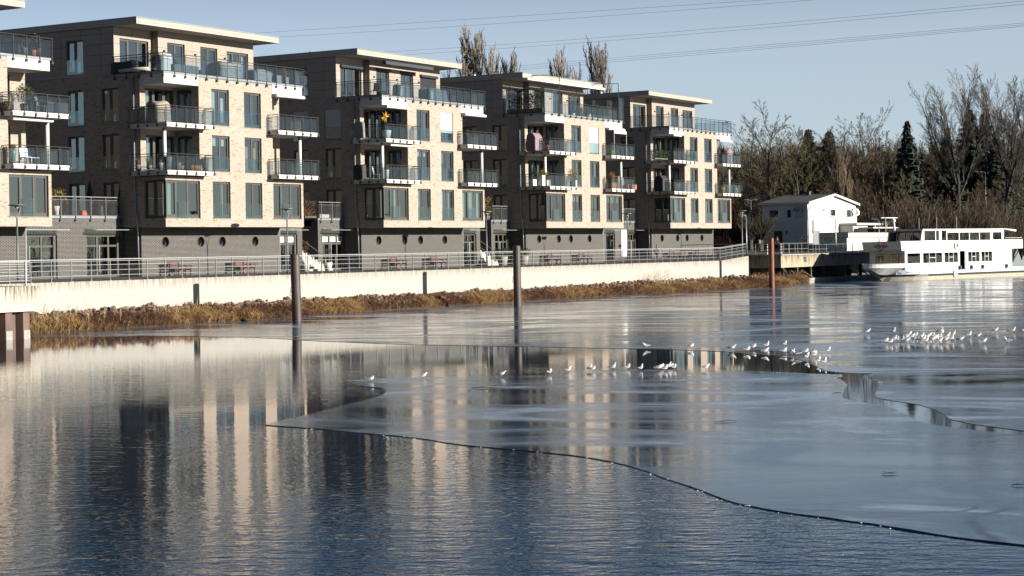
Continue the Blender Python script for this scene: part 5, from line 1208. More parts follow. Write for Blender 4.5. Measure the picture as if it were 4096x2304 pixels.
def text(s_, size, mt, name='lettering', ext=.01):
    c = bpy.data.curves.new('t', 'FONT'); c.body = s_; c.size = size; c.align_x = 'CENTER'; c.align_y = 'CENTER'; c.extrude = ext; c.resolution_u = 2
    o = bpy.data.objects.new('t', c); me = bpy.data.meshes.new_from_object(o); me.materials.clear(); me.materials.append(MATS[mt]); bpy.data.objects.remove(o)
    o = bpy.data.objects.new(name, me); COL.objects.link(o); return o
for side in (1, 0):
    if side: a, b = uy(3210), uy(3184); z0, z1 = hz_(3197, 873, 1), hz_(3197, 826, 1)
    else: a, b = ux(3281), ux(3311); z0, z1 = hz_(3295, 870, 0), hz_(3295, 827, 0)
    P = pm('x' if side else 'y', 0); mb = MB(); mbx(mb, P, a, b, -.07, -.032, z0, z1); sg = mb.build('sign', 'sign_blue' if side else 'banner', H)
    tx = text('Pier 3', .58, 'lettering'); tx.parent = sg
    if side: tx.location = (-.085, (a+b)/2, z0+(z1-z0)*.70); tx.rotation_euler = (PI/2, 0, -PI/2)
    else: tx.location = ((a+b)/2, -.085, z0+(z1-z0)*.70); tx.rotation_euler = (PI/2, 0, 0)
mb = MB(); xd = ux(3408); zd = hz_(3410, 849, 0)
mb.lathe((0, 0, 0), [(.05, 0), (.35, .05), (.55, .14), (.54, .16), (.3, .07), (.04, .03)], 18); dsh = mb.build('satellite_dish', 'galvanised', H, smooth=True); dsh.location = (xd+.3, -.35, zd); dsh.rotation_euler = (R(75), 0, R(-40))
mb = MB(); mb.tube([(.25, -.35, ze-.35), (.12, -.08, ze-.8), (.12, -.08, .1)], .06, 6); mb.build('downpipe', 'galvanised', H); mb = MB(); mb.tube([(hW-.0, -.35, ze-.35), (hW-.1, -.1, ze-.8), (hW-.1, -.1, .1)], .06, 6); mb.build('downpipe', 'galvanised', H)
# low flat-roofed kiosk in front of the house
P1 = at(3388, 985, 212); ax, ay = P1.x, P1.y; K = thing('kiosk', (ax, ay, .5), 'long low white kiosk with a flat roof in front of the house', 'kiosk')
kz = zpx(3388, 950, ax, ay)-.5; kt = zpx(3388, 931, ax, ay)-.5
kl = 0
while proj((ax, ay+kl, 2))[0] > 3262: kl += .05
kw = 0
while proj((ax+kw, ay, 2))[0] < 3640: kw += .05
mb = MB(); mb.box(0, kw, 0, kl, 0, kz); mb.build('wall', 'white_render', K)
mb = MB(); mb.box(-.2, kw, -.25, kl, kz, kt); mb.build('fascia', 'white_render', K)
mb = MB(); mb.box(-.25, kw+.05, -.3, kl, kt, kt+.06); mb.build('roof', 'dark_cap', K)
for i in range(5): mb = MB(); mb.box(1.5+i*3.4, 1.56+i*3.4, -.02, -.004, 0, kz); mb.build('panel_joint', 'galv_dark', K)
vx = 0
while proj((ax+vx, ay+6, 2))[0] < 3428: vx += .05
V = thing('pavilion', (ax+vx+3, ay+6, .9), 'white open pavilion with a wide flat canopy behind the kiosk', 'pavilion')
zv = zpx(3500, 892, ax+vx+3, ay+6)-.9
mb = MB(); mb.box(-3, 9, 0, 6, zv-.25, zv); mb.box(-2.6, 7, -2, 0, zv-.7, zv-.55); mb.build('roof', 'white_render', V)
mb = MB(); mb.box(-3, 2.2, .5, 6, 0, zv-.3); mb.build('wall', 'white_render', V)
for x in (4.2, 6.4, 8.6): mb = MB(); mb.box(x-.07, x+.07, .2, .34, 0, zv-.25); mb.build('post', 'white_render', V)
mb = MB(); mb.tube([(2.4, .3, zv-1.6), (3.9, -.6, zv-.5)], .05, 5); mb.build('strut', 'galvanised', V)
for i, (px, r_, h_) in enumerate(((3150, 1.0, 1.2), (3185, 1.3, 1.3), (3222, 1.1, 2.4), (3320, 1.5, 1.8), (3362, 1.3, 2.6))):
    q = at(px, 985, 211 if px < 3240 else 209); o = plant((q.x, q.y, terrain(q.x, q.y)-.1), ['low dark bush left of the pylon sign, farthest left of five', 'dark bush beneath the small window of the house', 'tall dark bush at the corner of the house', 'dark bush between the pylon sign and the slim lamp', 'tall dark bush right of the slim lamp'][i], fol='foliage_dark', r=r_, h=h_, ph=0, n=900, cat='bush', group='dark bushes before the white house')

# ------------------------------------------------------------------ excursion ship
B0 = on_z(3556, 1127, WZ); B1 = on_z(4096, 1104, WZ); bd = (B1-B0).normalized(); ba = math.atan2(bd.y, bd.x)
bn = Vector((-bd.y, bd.x, 0))
SO = B0+bd*3.4
SHIP = thing('excursion_ship', (SO.x, SO.y, WZ), 'white two-deck excursion ship moored at the quay on the right', 'ship', None, ba)
# local: x toward the stern, y away from camera (near side at y=0), z above water
bw = 4.8
def section(x):      # half breadth of the hull at the rail and at the water; hx runs from the bow tip
    h = x+3.4; f = max(0.0, min(1, (h+.25)/4.2))**.5; g = max(0.0, min(1, (h-2.5)/4.5))**.65
    return f*bw/2, g*bw/2*.99
xs_ = [-3.65, -3.6, -3.45, -3.2, -2.8, -2.3, -1.6, -.9, -.5, 0, .8, 1.8, 2.6, 3.6, 5.0, 6.2, 8, 12, 18, 26, 34]
def sheer(x): return 1.70 if x < 3.4 else (1.70-.78*min(1, (x-3.4)/2.6))
mb = MB(); vs = []; n = 12
for x in xs_:
    a, b = section(x); z = sheer(x); zb = 0 if x > -.9 else min(1.2, (-.9-x)*.46)
    hs = [(-.5 if b > 0 else zb-.02, b*.85), (max(.0, zb), b), (max(.40, zb+.01), b+(a-b)*.22), (max(.62, zb+.04), b+(a-b)*.36), (max(z-.36, zb+.12), a*.97), (z, a)]
    vs += [(x, bw/2-p, q_) for q_, p in hs]+[(x, bw/2+p, q_) for q_, p in hs[::-1]]
fs = []; mi = []
for i in range(len(xs_)-1):
    for j in range(n-1):
        if j == 5: continue
        fs.append((i*n+j, (i+1)*n+j, (i+1)*n+j+1, i*n+j+1)); mi.append(1 if j in (0, 1, 9, 10) else (2 if j in (2, 8) else 0))
mb.add(vs, fs); mb.mi = mi
mb.build('hull', ['boat_white', 'boat_antifoul', 'boat_black'], SHIP)
mb = MB(); vs = [(x, bw/2-section(x)[0]+.04, sheer(x)-.32) for x in xs_]+[(x, bw/2+section(x)[0]-.04, sheer(x)-.32) for x in xs_]; k = len(xs_)
mb.add(vs, [(i, i+1, k+i+1, k+i) for i in range(k-1)]); mb.box(6.2, 34, -.03, .5, .84, .93); mb.build('deck', 'boat_deck', SHIP)
mb = MB(); pts = [(x, bw/2-section(x)[0]-.02, sheer(x)) for x in xs_ if x < 12]; mb.tube(pts, .05, 6); pts = [(x, bw/2+section(x)[0]+.02, sheer(x)) for x in xs_ if x < 12]; mb.tube(pts, .05, 6); mb.build('rubbing_strake', 'boat_white', SHIP)
def cabin(x0, x1, z0, z1, y0, y1, ops, front_ops, name, slant=0, mt='boat_white'):
    mb = MB(); facade(mb, 'y', y0, x0, x1, z0, z1, ops, .06)
    facade(mb, 'x', x0, y0, y1, z0, z1, front_ops, .06)
    mb.add([(x0, y1, z0), (x1, y1, z0), (x1, y1, z1), (x0, y1, z1), (x1, y0, z0), (x1, y0, z1)], [(3, 2, 1, 0), (1, 4, 5, 2)])
    mb.box(x0, x1, y0, y1, z1, z1+.04)
    if slant:
        mb.v = [(x+slant*(z-z0)/(z1-z0) if abs(x-x0) < .12 else x, y, z) for x, y, z in mb.v]
    return mb.build(name, mt, SHIP)
lw = [(.25, 2.67), (3.1, 6.7), (7.07, 9.7), (11.6, 13.9), (14.2, 16.4)]
cabin(-.15, 20.4, .9, 2.98, .25, 4.4, [(a, b, 1.68, 2.72) for a, b in lw]+[(10.0, 11.25, .95, 2.85)], [(.55, 3.7, 1.7, 2.72)], 'lower_cabin')
mb = MB(); mb.box(-.05, 20, .9, .95, .9, 2.9) if False else None
mb.box(.4, 20.2, 4.0, 4.1, 1.0, 2.9); mb.box(.1, 20.2, .5, 4.3, 1.0, 1.05); mb.build('inner_wall', 'cloth_dark', SHIP)
for a, b in lw:
    mb = MB(); nn_ = 1 if b-a < 2.45 and a < 1 else 3
    mb.box(a, a+.05, .27, .31, 1.68, 2.72); mb.box(b-.05, b, .27, .31, 1.68, 2.72)
    if nn_ == 3:
        for k in (1, 2): u = a+(b-a)*k/3; mb.box(u-.03, u+.03, .27, .31, 1.68, 2.72)
        mb.box(a+(b-a)/3, a+(b-a)*2/3, .272, .308, 2.22, 2.27)
    mb.box(a, b, .268, .312, 1.68, 1.72); fr = mb.build('window', 'boat_white', SHIP); mb = MB(); mb.add([(a, .30, 1.68), (b, .30, 1.68), (b, .30, 2.72), (a, .30, 2.72)], [(0, 1, 2, 3)]); mb.build('pane', 'window_dark', fr)
    mb = MB(); mb.box(a+.5, b-.5, .7, 1.2, 1.6, 1.66); [mb.box(u, u+.12, .8, .92, 1.66, 1.9) for u in np.arange(a+.6, b-.6, .45)]; mb.build('table', 'white_pot', SHIP)
mb = MB(); mb.box(16.7, 18.9, .215, .245, 1.68, 2.72); mb.build('blind_window', 'awning_white', SHIP)
mb = MB(); mb.box(10.0, 10.06, .28, .34, .95, 2.85); mb.box(10.95, 11.25, .26, .31, .96, 2.84); mb.build('side_door', 'galvanised', SHIP)
mb = MB(); mb.add([(-.08, .55, 1.7), (-.08, 3.7, 1.7), (-.08, 3.7, 2.72), (-.08, .55, 2.72)], [(3, 2, 1, 0)]); w_ = mb.build('front_window', 'window_dark', SHIP)
mb = MB(); kk = 50; mb.add([(.12+.03*math.sin(i*1.9), .58+3.1*i/kk, z) for z in (1.7, 2.7) for i in range(kk+1)], [(i, i+1, kk+2+i, kk+1+i) for i in range(kk)]); mb.build('curtain', 'boat_curtain', w_)
mb = MB(); mb.box(-.19, -.15, .5, 3.75, 2.52, 2.58); mb.box(-.19, -.15, 2.1, 2.16, 2.52, 2.74); mb.build('window_bar', 'boat_white', w_)
# upper deck bulwark, wheelhouse, saloon
mb = MB(); mb.box(-.95, 22.4, .12, 4.6, 2.98, 3.06)
mb.box(-.95, 22.4, .08, .14, 3.0, 3.95); mb.box(-.95, 19.7, 4.55, 4.6, 3.0, 3.95)
mb.add([(-.95, .14, 3.0), (-.95, 4.55, 3.0), (-.95, 4.55, 3.92), (-.95, .14, 3.92), (-.88, .14, 3.0), (-.88, 4.55, 3.0), (-.88, 4.55, 3.92), (-.88, .14, 3.92)], [(3, 2, 1, 0), (4, 5, 6, 7), (2, 6, 7, 3) if False else (3, 7, 6, 2)])
mb.v = [(x-.18*(z-3.0)/.95 if x < -.8 else x, y, z) for x, y, z in mb.v]
mb.build('bulwark', 'boat_white', SHIP)
uw = [(3.5, 5.5), (5.65, 6.2), (6.7, 7.6), (7.75, 9.97), (10.1, 11.95), (12.07, 13.92), (14.04, 16.1), (16.6, 18.4)]
cabin(2.6, 18.9, 3.06, 5.06, .3, 4.3, [(a, b, 3.98 if a < 7 or a > 16.2 else 3.62, 4.96 if a < 16.2 else 4.75) for a, b in uw], [(.15+.3, 4.15, 3.9, 4.95)], 'saloon', slant=.55)
mb = MB()
for a, b in uw: mb = MB(); mb.add([(a, .35, 3.6), (b, .35, 3.6), (b, .35, 4.98), (a, .35, 4.98)], [(0, 1, 2, 3)]); mb.build('upper_pane', 'window_dark', SHIP)
mb = MB(); mb.add([(2.95, .45, 3.9), (2.95, 4.15, 3.9), (3.18, 4.15, 4.8), (3.18, .45, 4.8)], [(3, 2, 1, 0)]); mb.build('windscreen', 'window_dark', SHIP)
for y in (1.35, 2.3, 3.2): mb = MB(); mb.tube([(2.86, y, 3.9), (3.12, y, 4.8)], .04, 5); mb.build('window_bar', 'boat_white', SHIP)
mb = MB()
for a, b in uw[3:7]:
    kk = 14; vs = [(a+(b-a)*i/kk, .29, 4.96) for i in range(kk+1)]+[(a+(b-a)*i/kk, .29, 4.80-.07*abs(math.sin(i*PI/2.8))) for i in range(kk+1)]; mb.add(vs, [(i, i+1, kk+2+i, kk+1+i) for i in range(kk)])
mb.build('scalloped_awning', 'boat_white', SHIP)
mb = MB()
for a, b in uw[3:7]: mb.box(a+.3, a+.6, 1.4, 1.45, 3.1, 4.8); mb.box(b-.7, b-.4, 1.9, 1.95, 3.1, 4.8)
mb.box(3.4, 18.7, 3.6, 3.65, 3.1, 4.8); mb.build('green_curtain', 'boat_green', SHIP)
mb = MB(); mb.box(3.0, 19, .15, 4.45, 5.06, 5.14); mb.add([(18.9, .15, 5.04), (21.2, .15, 4.80), (21.2, 4.45, 4.80), (18.9, 4.45, 5.04), (18.9, .15, 5.14), (21.2, .15, 5.02), (21.2, 4.45, 5.02), (18.9, 4.45, 5.14)], [(3, 2, 1, 0), (4, 5, 6, 7), (0, 1, 5, 4), (1, 2, 6, 5)]); mb.build('saloon_roof', 'boat_white', SHIP)
mb = MB(); mb.tube([(7.7, .26, 3.75), (16.2, .26, 3.75)], .022, 5); mb.box(7.7, 16.1, .24, .28, 3.58, 3.62)
for x in np.arange(7.7, 16.3, .85): mb.tube([(x, .26, 3.55), (x, .26, 3.75)], .015, 4)
for z in (4.2, 4.0): mb.tube([(18.9, .12, z-.05), (22.3, .12, z-.05)], .025, 5)
for x in (19, 19.8, 20.7, 21.5, 22.3): mb.tube([(x, .12, 3.9), (x, .12, 4.15)], .02, 4)
mb.build('deck_rail', 'boat_white', SHIP)
mb = MB(); mb.lathe((0, 0, 0), [(.25, -.05), (.36, -.05), (.36, .05), (.25, .05), (.25, -.05)], 18); lb_ = mb.build('lifebuoy', 'awning_white', SHIP); lb_.location = (9.0, .0, 3.42); lb_.rotation_euler = (PI/2, 0, 0)
for x in (1.0, 1.5): mb = MB(); mb.lathe((x, .2, 1.40), [(.14, 0), (.14, .42), (.18, .44), (.18, .5)], 10); mb.build('bollard', 'boat_blue', SHIP)
for x in (9.75, 12.0, 14.2, 19.0): mb = MB(); mb.box(x, x+.22, .02, .2, .96, 1.35); mb.build('bollard', 'boat_blue', SHIP)
mb = MB(); mb.add([(-1.3, .36, 1.05), (-.1, -.03, 1.1), (-.5, .1, .62), (-1.5, .5, .6)], [(0, 1, 2, 3)]); mb.build('anchor_pocket', 'boat_blue', SHIP)
mb = MB(); mb.box(8.3, 9.1, -.06, -.0, .2, .88); mb.build('hull_plate', 'galvanised', SHIP)
mb = MB(); mb.tube([(1.0, 3.2, 3.0), (1.0, 3.2, 6.4)], .045, 6); mb.tube([(.3, 3.2, 5.9), (1.9, 3.2, 5.9)], .02, 4); fm = mb.build('flagpole', 'galvanised', SHIP)
mb = MB(); mb.add([(1.02, 3.2, 5.9), (1.25, 3.15, 5.6), (1.35, 3.2, 5.35), (1.05, 3.22, 5.3)], [(0, 1, 2, 3)]); mb.build('flag', 'foliage_yellow', fm)
mb = MB(); mb.tube([(-1.7, 2.1, 1.4), (-1.7, 2.1, 4.6)], .03, 5); mb.build('bow_mast', 'red_paint', SHIP)
mb = MB(); mb.tube([(2.9, 3.4, 4.9), (2.7, 3.4, 6.0)], .12, 8); mb.lathe((2.7, 3.4, 5.9), [(.2, 0), (.25, .2), (.1, .4)], 10); mb.box(.4, 3.3, 3.3, 3.5, 6.30, 6.38); mb.build('radar_mast', 'boat_white', SHIP)
for x, y, h_ in ((5.2, 2, 6.3), (8.8, 2.2, 6.4), (11.0, 1.2, 6.4)): mb = MB(); mb.tube([(x, y, 4.95), (x, y, h_)], .035, 5); mb.build('pole', 'galvanised', SHIP)
cxn = thing('x', (0, 0, 0), 'x', 'x') if False else None
tx = text('AURORA', .40, 'lettering'); tx.parent = SHIP; tx.location = (-1.10, 2.45, 3.45); tx.rotation_euler = (PI/2, 0, -PI/2)
def arc(word, rad, a0, a1, flip):
    for i, ch in enumerate(word):
        a = a0+(a1-a0)*i/(len(word)-1); o = text(ch, .17, 'lettering', 'letter'); o.parent = SHIP
        u, w = -math.cos(a)*rad, math.sin(a)*rad; rot = (PI/2-a) if not flip else (-PI/2-a)
        o.matrix_parent_inverse = Matrix()
        o.location = (-1.10, 2.45-u, 3.45+w)
        o.rotation_mode = 'XYZ'; M_ = Matrix.Rotation(-PI/2, 4, 'Z') @ Matrix.Rotation(PI/2, 4, 'X') @ Matrix.Rotation(-(a-PI/2) if False else (PI/2-a)*-1 if False else 0, 4, 'Z')
        th = (a-PI/2) if not flip else (a+PI/2)
        M_ = Matrix.Rotation(-PI/2, 4, 'Z') @ Matrix.Rotation(PI/2, 4, 'X') @ Matrix.Rotation(-th, 4, 'Z')
        o.rotation_euler = M_.to_euler()
arc('SALONSCHIFF', .40, R(20), R(160), False)
arc('GEESTHACHT', .40, R(-20), R(-160), True)

# ------------------------------------------------------------------ parked car
q = at(2893, 988, 262); C_ = thing('parked_car', (q.x, q.y, terrain(q.x, q.y)+.02), 'orange red hatchback parked behind the end of the farthest building', 'car', None, R(-78))
# local: x forward; built along x
body = [(-1.75, .45), (-1.78, .9), (-1.6, 1.0), (-1.35, 1.42), (-.9, 1.52), (.1, 1.5), (.55, 1.28), (.95, .98), (1.6, .84), (1.82, .62), (1.84, .35), (1.3, .22), (-1.3, .22)]
mb = MB(); n = len(body); hw = .80
def car_w(z): return hw if z < 1.0 else hw-.16*(z-1.0)/.5
mb.add([(x, -car_w(z), z) for x, z in body]+[(x, car_w(z), z) for x, z in body], [(i, n+i, n+(i+1) % n, (i+1) % n) for i in range(n)]+[tuple(range(n)), tuple(range(2*n-1, n-1, -1))])
bo = mb.build('body', 'car_orange', C_); bv = bo.modifiers.new('b', 'BEVEL'); bv.width = .06; bv.segments = 2
mb = MB(); mb.add([(.52, -.62, 1.33), (.98, -.72, 1.01), (.98, .72, 1.01), (.52, .62, 1.33)], [(0, 1, 2, 3)]); mb.build('windscreen', 'car_glass', C_)
for s_ in (-1, 1):
    mb = MB(); mb.add([(-1.2, s_*.80, 1.02), (.75, s_*.805, 1.02), (.4, s_*.73, 1.36), (-.95, s_*.72, 1.40)], [(0, 1, 2, 3)]); mb.build('side_window', 'car_glass', C_)
    mb = MB(); mb.ball((1.68, s_*.58, .72), (.14, .17, .1), 10, 6); mb.build('headlight', 'chrome', C_)
    for x in (-1.15, 1.15):
        mb = MB(); mb.lathe((0, 0, 0), [(.16, -.1), (.29, -.1), (.31, 0), (.29, .1), (.16, .1)], 18); w = mb.build('wheel', 'tyre', C_); w.location = (x, s_*.74, .31); w.rotation_euler = (PI/2, 0, 0)
mb = MB(); mb.box(1.83, 1.86, -.26, .26, .36, .48); mb.build('number_plate', 'banner', C_)
mb = MB(); mb.box(1.80, 1.85, -.2, .2, .58, .70); mb.build('grille', 'tyre', C_)
q2 = at(2955, 972, 300); o = dup(C_, (q2.x, q2.y, terrain(q2.x, q2.y)), R(20), 'second parked car half hidden behind the pollard willow'); 
for ch in o.children:
    if ch.name.startswith('body'): ch.data = ch.data.copy(); ch.data.materials[0] = MATS['cloth_dark']

# ------------------------------------------------------------------ people
def skin_body(name, joints, bones, mt, parent, sub=2):
    me = bpy.data.meshes.new(name); me.from_pydata([j[0] for j in joints], bones, []); me.materials.append(MATS[mt])
    o = bpy.data.objects.new(name, me); COL.objects.link(o)
    sk = o.modifiers.new('s', 'SKIN'); sk.use_smooth_shade = True; me.skin_vertices or None
    if not me.skin_vertices: bpy.context.view_layer.objects.active = o
    for i, j in enumerate(joints): me.skin_vertices[0].data[i].radius = (j[1], j[1] if len(j) < 3 else j[2]); 
    me.skin_vertices[0].data[0].use_root = True
    ss = o.modifiers.new('u', 'SUBSURF'); ss.levels = sub; ss.render_levels = sub
    o.parent = parent; return o
def person(loc, rz, label, coat, trousers, h=1.68, pack=False, cap=None, hair='hair_grey', step=.18, armf=.22):
    t = thing('person', loc, label, 'person', None, rz); k = h/1.72
    def S_(*js): return [((j[0][0]*k, j[0][1]*k, j[0][2]*k), *[r*k for r in j[1:]]) for j in js]
    # x forward. pelvis, chest, neck, head; legs; arms: one continuous body
    J = S_(((0, 0, .93), .12, .10), ((0, 0, 1.15), .12, .10), ((.01, 0, 1.36), .13, .09), ((.02, 0, 1.47), .055), ((.04, 0, 1.58), .085), ((.04, 0, 1.68), .07),
           ((0, .09, .90), .085), ((step*.6, .10, .50), .058), ((step, .10, .10), .042), ((step+.14, .10, .04), .035),
           ((0, -.09, .90), .085), ((-step*.2, -.10, .50), .058), ((-step*1.1, -.10, .12), .042), ((-step*1.1+.13, -.10, .04), .035),
           ((0, .19, 1.38), .055), ((-.05, .24, 1.12), .042), ((.06, .25, .90), .032), ((.08, .25, .82), .028),
           ((0, -.19, 1.38), .055), ((armf*.5, -.24, 1.14), .042), ((armf*1.6, -.24, 1.0), .032), ((armf*1.9, -.24, .95), .028))
    E_ = [(0, 1), (1, 2), (2, 3), (3, 4), (4, 5), (0, 6), (6, 7), (7, 8), (8, 9), (0, 10), (10, 11), (11, 12), (12, 13), (2, 14), (14, 15), (15, 16), (16, 17), (2, 18), (18, 19), (19, 20), (20, 21)]
    skin_body('body', J, E_, 'skin', t)
    Jc = S_(((0, 0, .84), .17, .15), ((0, 0, 1.12), .155, .13), ((.01, 0, 1.37), .155, .115), ((.01, 0, 1.44), .08), ((0, .19, 1.38), .075), ((-.05, .25, 1.12), .06), ((.06, .26, .91), .05), ((0, -.19, 1.38), .075), ((armf*.5, -.25, 1.14), .06), ((armf*1.6, -.25, 1.0), .048))
    skin_body('jacket', Jc, [(0, 1), (1, 2), (2, 3), (2, 4), (4, 5), (5, 6), (2, 7), (7, 8), (8, 9)], coat, t)
    Jt = S_(((0, 0, .92), .14, .12), ((0, .09, .88), .10), ((step*.6, .10, .50), .075), ((step, .10, .10), .06), ((0, -.09, .88), .10), ((-step*.2, -.10, .50), .075), ((-step*1.1, -.10, .12), .06))
    skin_body('trousers', Jt, [(0, 1), (1, 2), (2, 3), (0, 4), (4, 5), (5, 6)], trousers, t)
    for sx, sy in ((step, .10), (-step*1.1, -.10)):
        mb = MB(); mb.ball(((sx+.07)*k, sy*k, .05*k), (.15*k, .055*k, .055*k), 10, 6); mb.build('shoe', 'cloth_dark', t, smooth=True)
    mb = MB(); mb.ball((.025*k, 0, 1.665*k), (.105*k, .095*k, .085*k), 12, 8); mb.build('hair' if not cap else 'cap', cap or hair, t, smooth=True)
    mb = MB(); mb.ball((.135*k, 0, 1.60*k), (.02*k, .014*k, .02*k), 6, 5); mb.build('nose', 'skin', t, smooth=True)
    if pack: mb = MB(); mb.ball((-.22*k, 0, 1.12*k), (.15*k, .17*k, .27*k), 12, 8); mb.build('backpack', 'cloth_dark', t, smooth=True)
q = on_z(2628, 1049, 0); person((q.x, q.y, 0), R(-25), 'person in a pale pink jacket and jeans with a dark backpack walking along the promenade', 'jacket_pink', 'cloth_blue', (1049-979)*(q-CAM).dot(fwd)/F_PX, pack=True)
q = at(3109, 1008, 205); q.z = QT; q = on_z(3109, 1010, QT+.03); person((q.x, q.y, terrain(q.x, q.y)+.01), R(-130), 'person in a dark coat and brown cap walking behind the rust pole', 'cloth_dark', 'cloth_dark', 1.72, cap='bench_wood_brown', step=.12, armf=.05)

# ------------------------------------------------------------------ gulls
GB = thing('gull', (0, 0, 0), 'x', 'gull', 'gulls standing on the ice')
def make_gull(pose):
    t = thing('gull', (0, 0, 0), 'g', 'gull', 'gulls standing on the ice')
    head = {'stand': [(.085, .158, .036), (.104, .182, .028), (.118, .200, .027), (.138, .203, .024), (.152, .199, .010)],
            'upright': [(.060, .165, .038), (.072, .195, .028), (.080, .222, .026), (.100, .228, .024), (.114, .224, .010)],
            'tucked': [(.070, .150, .040), (.080, .168, .034), (.078, .184, .030), (.060, .192, .026), (.048, .188, .010)]}[pose]
    sp = [(-.195, .118, .004), (-.17, .118, .014), (-.12, .116, .026), (-.06, .115, .044), (0, .118, .053), (.045, .132, .050)]+head
    mb = MB(); k = 10; vs = []
    for i, (x, z, r_) in enumerate(sp):
        a = Vector((sp[min(i+1, len(sp)-1)][0]-sp[max(i-1, 0)][0], 0, sp[min(i+1, len(sp)-1)][1]-sp[max(i-1, 0)][1])).normalized(); n_ = Vector((-a.z, 0, a.x))
        w = r_ if i > 2 else max(r_, .022+.02*i*.3)
        for j in range(k):
            th = 2*PI*j/k; p = Vector((x, 0, z))+n_*math.sin(th)*r_+Vector((0, math.cos(th)*w*.92, 0)); vs.append(p)
    mb.add(vs, [(i*k+j, i*k+(j+1) % k, (i+1)*k+(j+1) % k, (i+1)*k+j) for i in range(len(sp)-1) for j in range(k)]+[tuple(range(k-1, -1, -1)), tuple((len(sp)-1)*k+j for j in range(k))])
    mb.build('body', 'gull_white', t, smooth=True)
    for s_ in (-1, 1):
        mb = MB(); rows = [(.05, .140, .010, .018), (.02, .142, .048, .052), (-.05, .140, .052, .052), (-.12, .134, .036, .030), (-.17, .130, .020, .012), (-.225, .128, .004, .002)]; vs = []
        for x, z, w, hgt in rows:
            for a in (-50, -15, 20, 55, 85): q_ = R(a); vs.append((x, s_*(w+.004)*math.cos(q_), z-.012+math.sin(q_)*hgt*.75))
        mb.m = 0; mb.add(vs, [(i*5+j, (i+1)*5+j, (i+1)*5+j+1, i*5+j+1) for i in range(4) for j in range(4)])
        mb.m = 1; nn_ = len(mb.v); mb.add(vs[20:], [(j, 5+j, 6+j, 1+j) for j in range(4)])
        mb.build('wing', ['gull_grey', 'gull_dark'], t, smooth=True)
        mb = MB(); mb.tube([(.012, s_*.020, .085), (.004, s_*.020, .045), (.010, s_*.020, .004)], .0045, 5); mb.add([(.004, s_*.020-.003, .004), (.040, s_*.020-.016, .003), (.044, s_*.020, .003), (.040, s_*.020+.016, .003), (.004, s_*.020+.003, .004)], [(0, 1, 2, 3, 4)]); mb.build('leg', 'gull_red', t)
    hx_, hz_2, hr = sp[-1]; d = -1 if pose == 'tucked' else 1
    mb = MB(); mb.tube([(hx_-d*.004, 0, hz_2), (hx_+d*.030, 0, hz_2-.008)], [.007, .0015], 6); mb.build('beak', 'gull_red', t)
    for s_ in (-1, 1): mb = MB(); mb.ball((sp[-2][0]-d*.006, s_*.021, sp[-2][1]+.004), .0045, 6, 5); mb.build('eye', 'gull_dark', t)
    return t
bpy.data.objects.remove(GB)
PR = {k: make_gull(k) for k in ('stand', 'upright', 'tucked')}
used = set(); rgg = random.Random(4)
def gull(px, py, label, right=True, pose=None):
    p = on_z(px, py, WZ+.013); pose = pose or rgg.choice(['stand', 'stand', 'tucked', 'upright'])
    a = R(-28 if right else 150)+rgg.uniform(-.6, .6); sc = rgg.uniform(.98, 1.12)
    d = (p-CAM).dot(fwd)
    sc *= .86 if d < 58 else 1.0
    if pose not in used: used.add(pose); o = PR[pose]; o.location = p; o.rotation_euler = (0, 0, a); o.scale = (sc,)*3; o['label'] = label; return o
    return dup(PR[pose], p, a, label, sc=sc)
row1 = [(1483, 1528), (1693, 1515), (2006, 1509), (2199, 1500), (2274, 1490), (2358, 1486), (2370, 1487), (2451, 1481), (2512, 1480), (2564, 1483)]
for i, (x, y) in enumerate(row1):
    lb = 'lone gull at the left tip of the near ice floe' if i == 0 else ('%s gull from the left in the row along the far edge of the near floe' % ORD[i])
    gull(x, y, lb, True, ['tucked', 'stand', 'stand', 'tucked', 'stand', 'upright', 'tucked', 'upright', 'tucked', 'upright'][i])
for i, (x, y) in enumerate([(2635, 1483), (2644, 1478), (2661, 1485), (2673, 1477), (2682, 1476), (2697, 1480)]):
    gull(x, y, 'gull in the tight group of six on the far edge of the near floe')
gull(2823, 1482, 'lone gull to the right of the tight group of six, before the orange reflections', True, 'stand')
row2 = [(2584, 1394), (2763, 1397), (2927, 1404), (2990, 1409), (3012, 1399), (3061, 1415), (3068, 1391), (3136, 1415), (3140, 1386), (3167, 1423), (3183, 1427), (3223, 1417), (3228, 1438), (3248, 1424), (3258, 1430), (3274, 1455), (3298, 1459), (3314, 1413)]
for i, (x, y) in enumerate(row2):
    lb = 'leftmost gull on the far ice above the open channel, facing left' if i == 0 else '%s gull from the left above the curved open channel' % ORD[i]
    gull(x, y, lb, i not in (0, 10), {0: 'stand', 9: 'upright', 6: 'upright', 15: 'stand', 16: 'upright'}.get(i))
flock = [(3543, 1375), (3563, 1378), (3576, 1368), (3591, 1367), (3612, 1370), (3626, 1373), (3636, 1350), (3649, 1357), (3659, 1368), (3665, 1350), (3674, 1368), (3688, 1357), (3692, 1368), (3704, 1373), (3707, 1359), (3717, 1352), (3728, 1370), (3733, 1354), (3745, 1359), (3749, 1373), (3758, 1375), (3761, 1357), (3766, 1340), (3761, 1337), (3780, 1371), (3787, 1359), (3795, 1352), (3807, 1364), (3813, 1345), (3623, 1360), (3680, 1362), (3740, 1366)]
for x, y in flock: gull(x, y, 'gull within the crowded flock on the far ice at the right')
gull(3468, 1337, 'lone gull on the far ice, far to the left of the crowded flock'); gull(3577, 1334, 'lone gull standing farther back above the left end of the crowded flock')
for i, (x, y) in enumerate([(3841, 1369), (3878, 1349), (3911, 1354), (3934, 1377), (3980, 1332), (4028, 1375), (4052, 1332), (4092, 1332)]):
    gull(x, y, '%s gull to the right of the crowded flock' % ORD[i], i != 5)
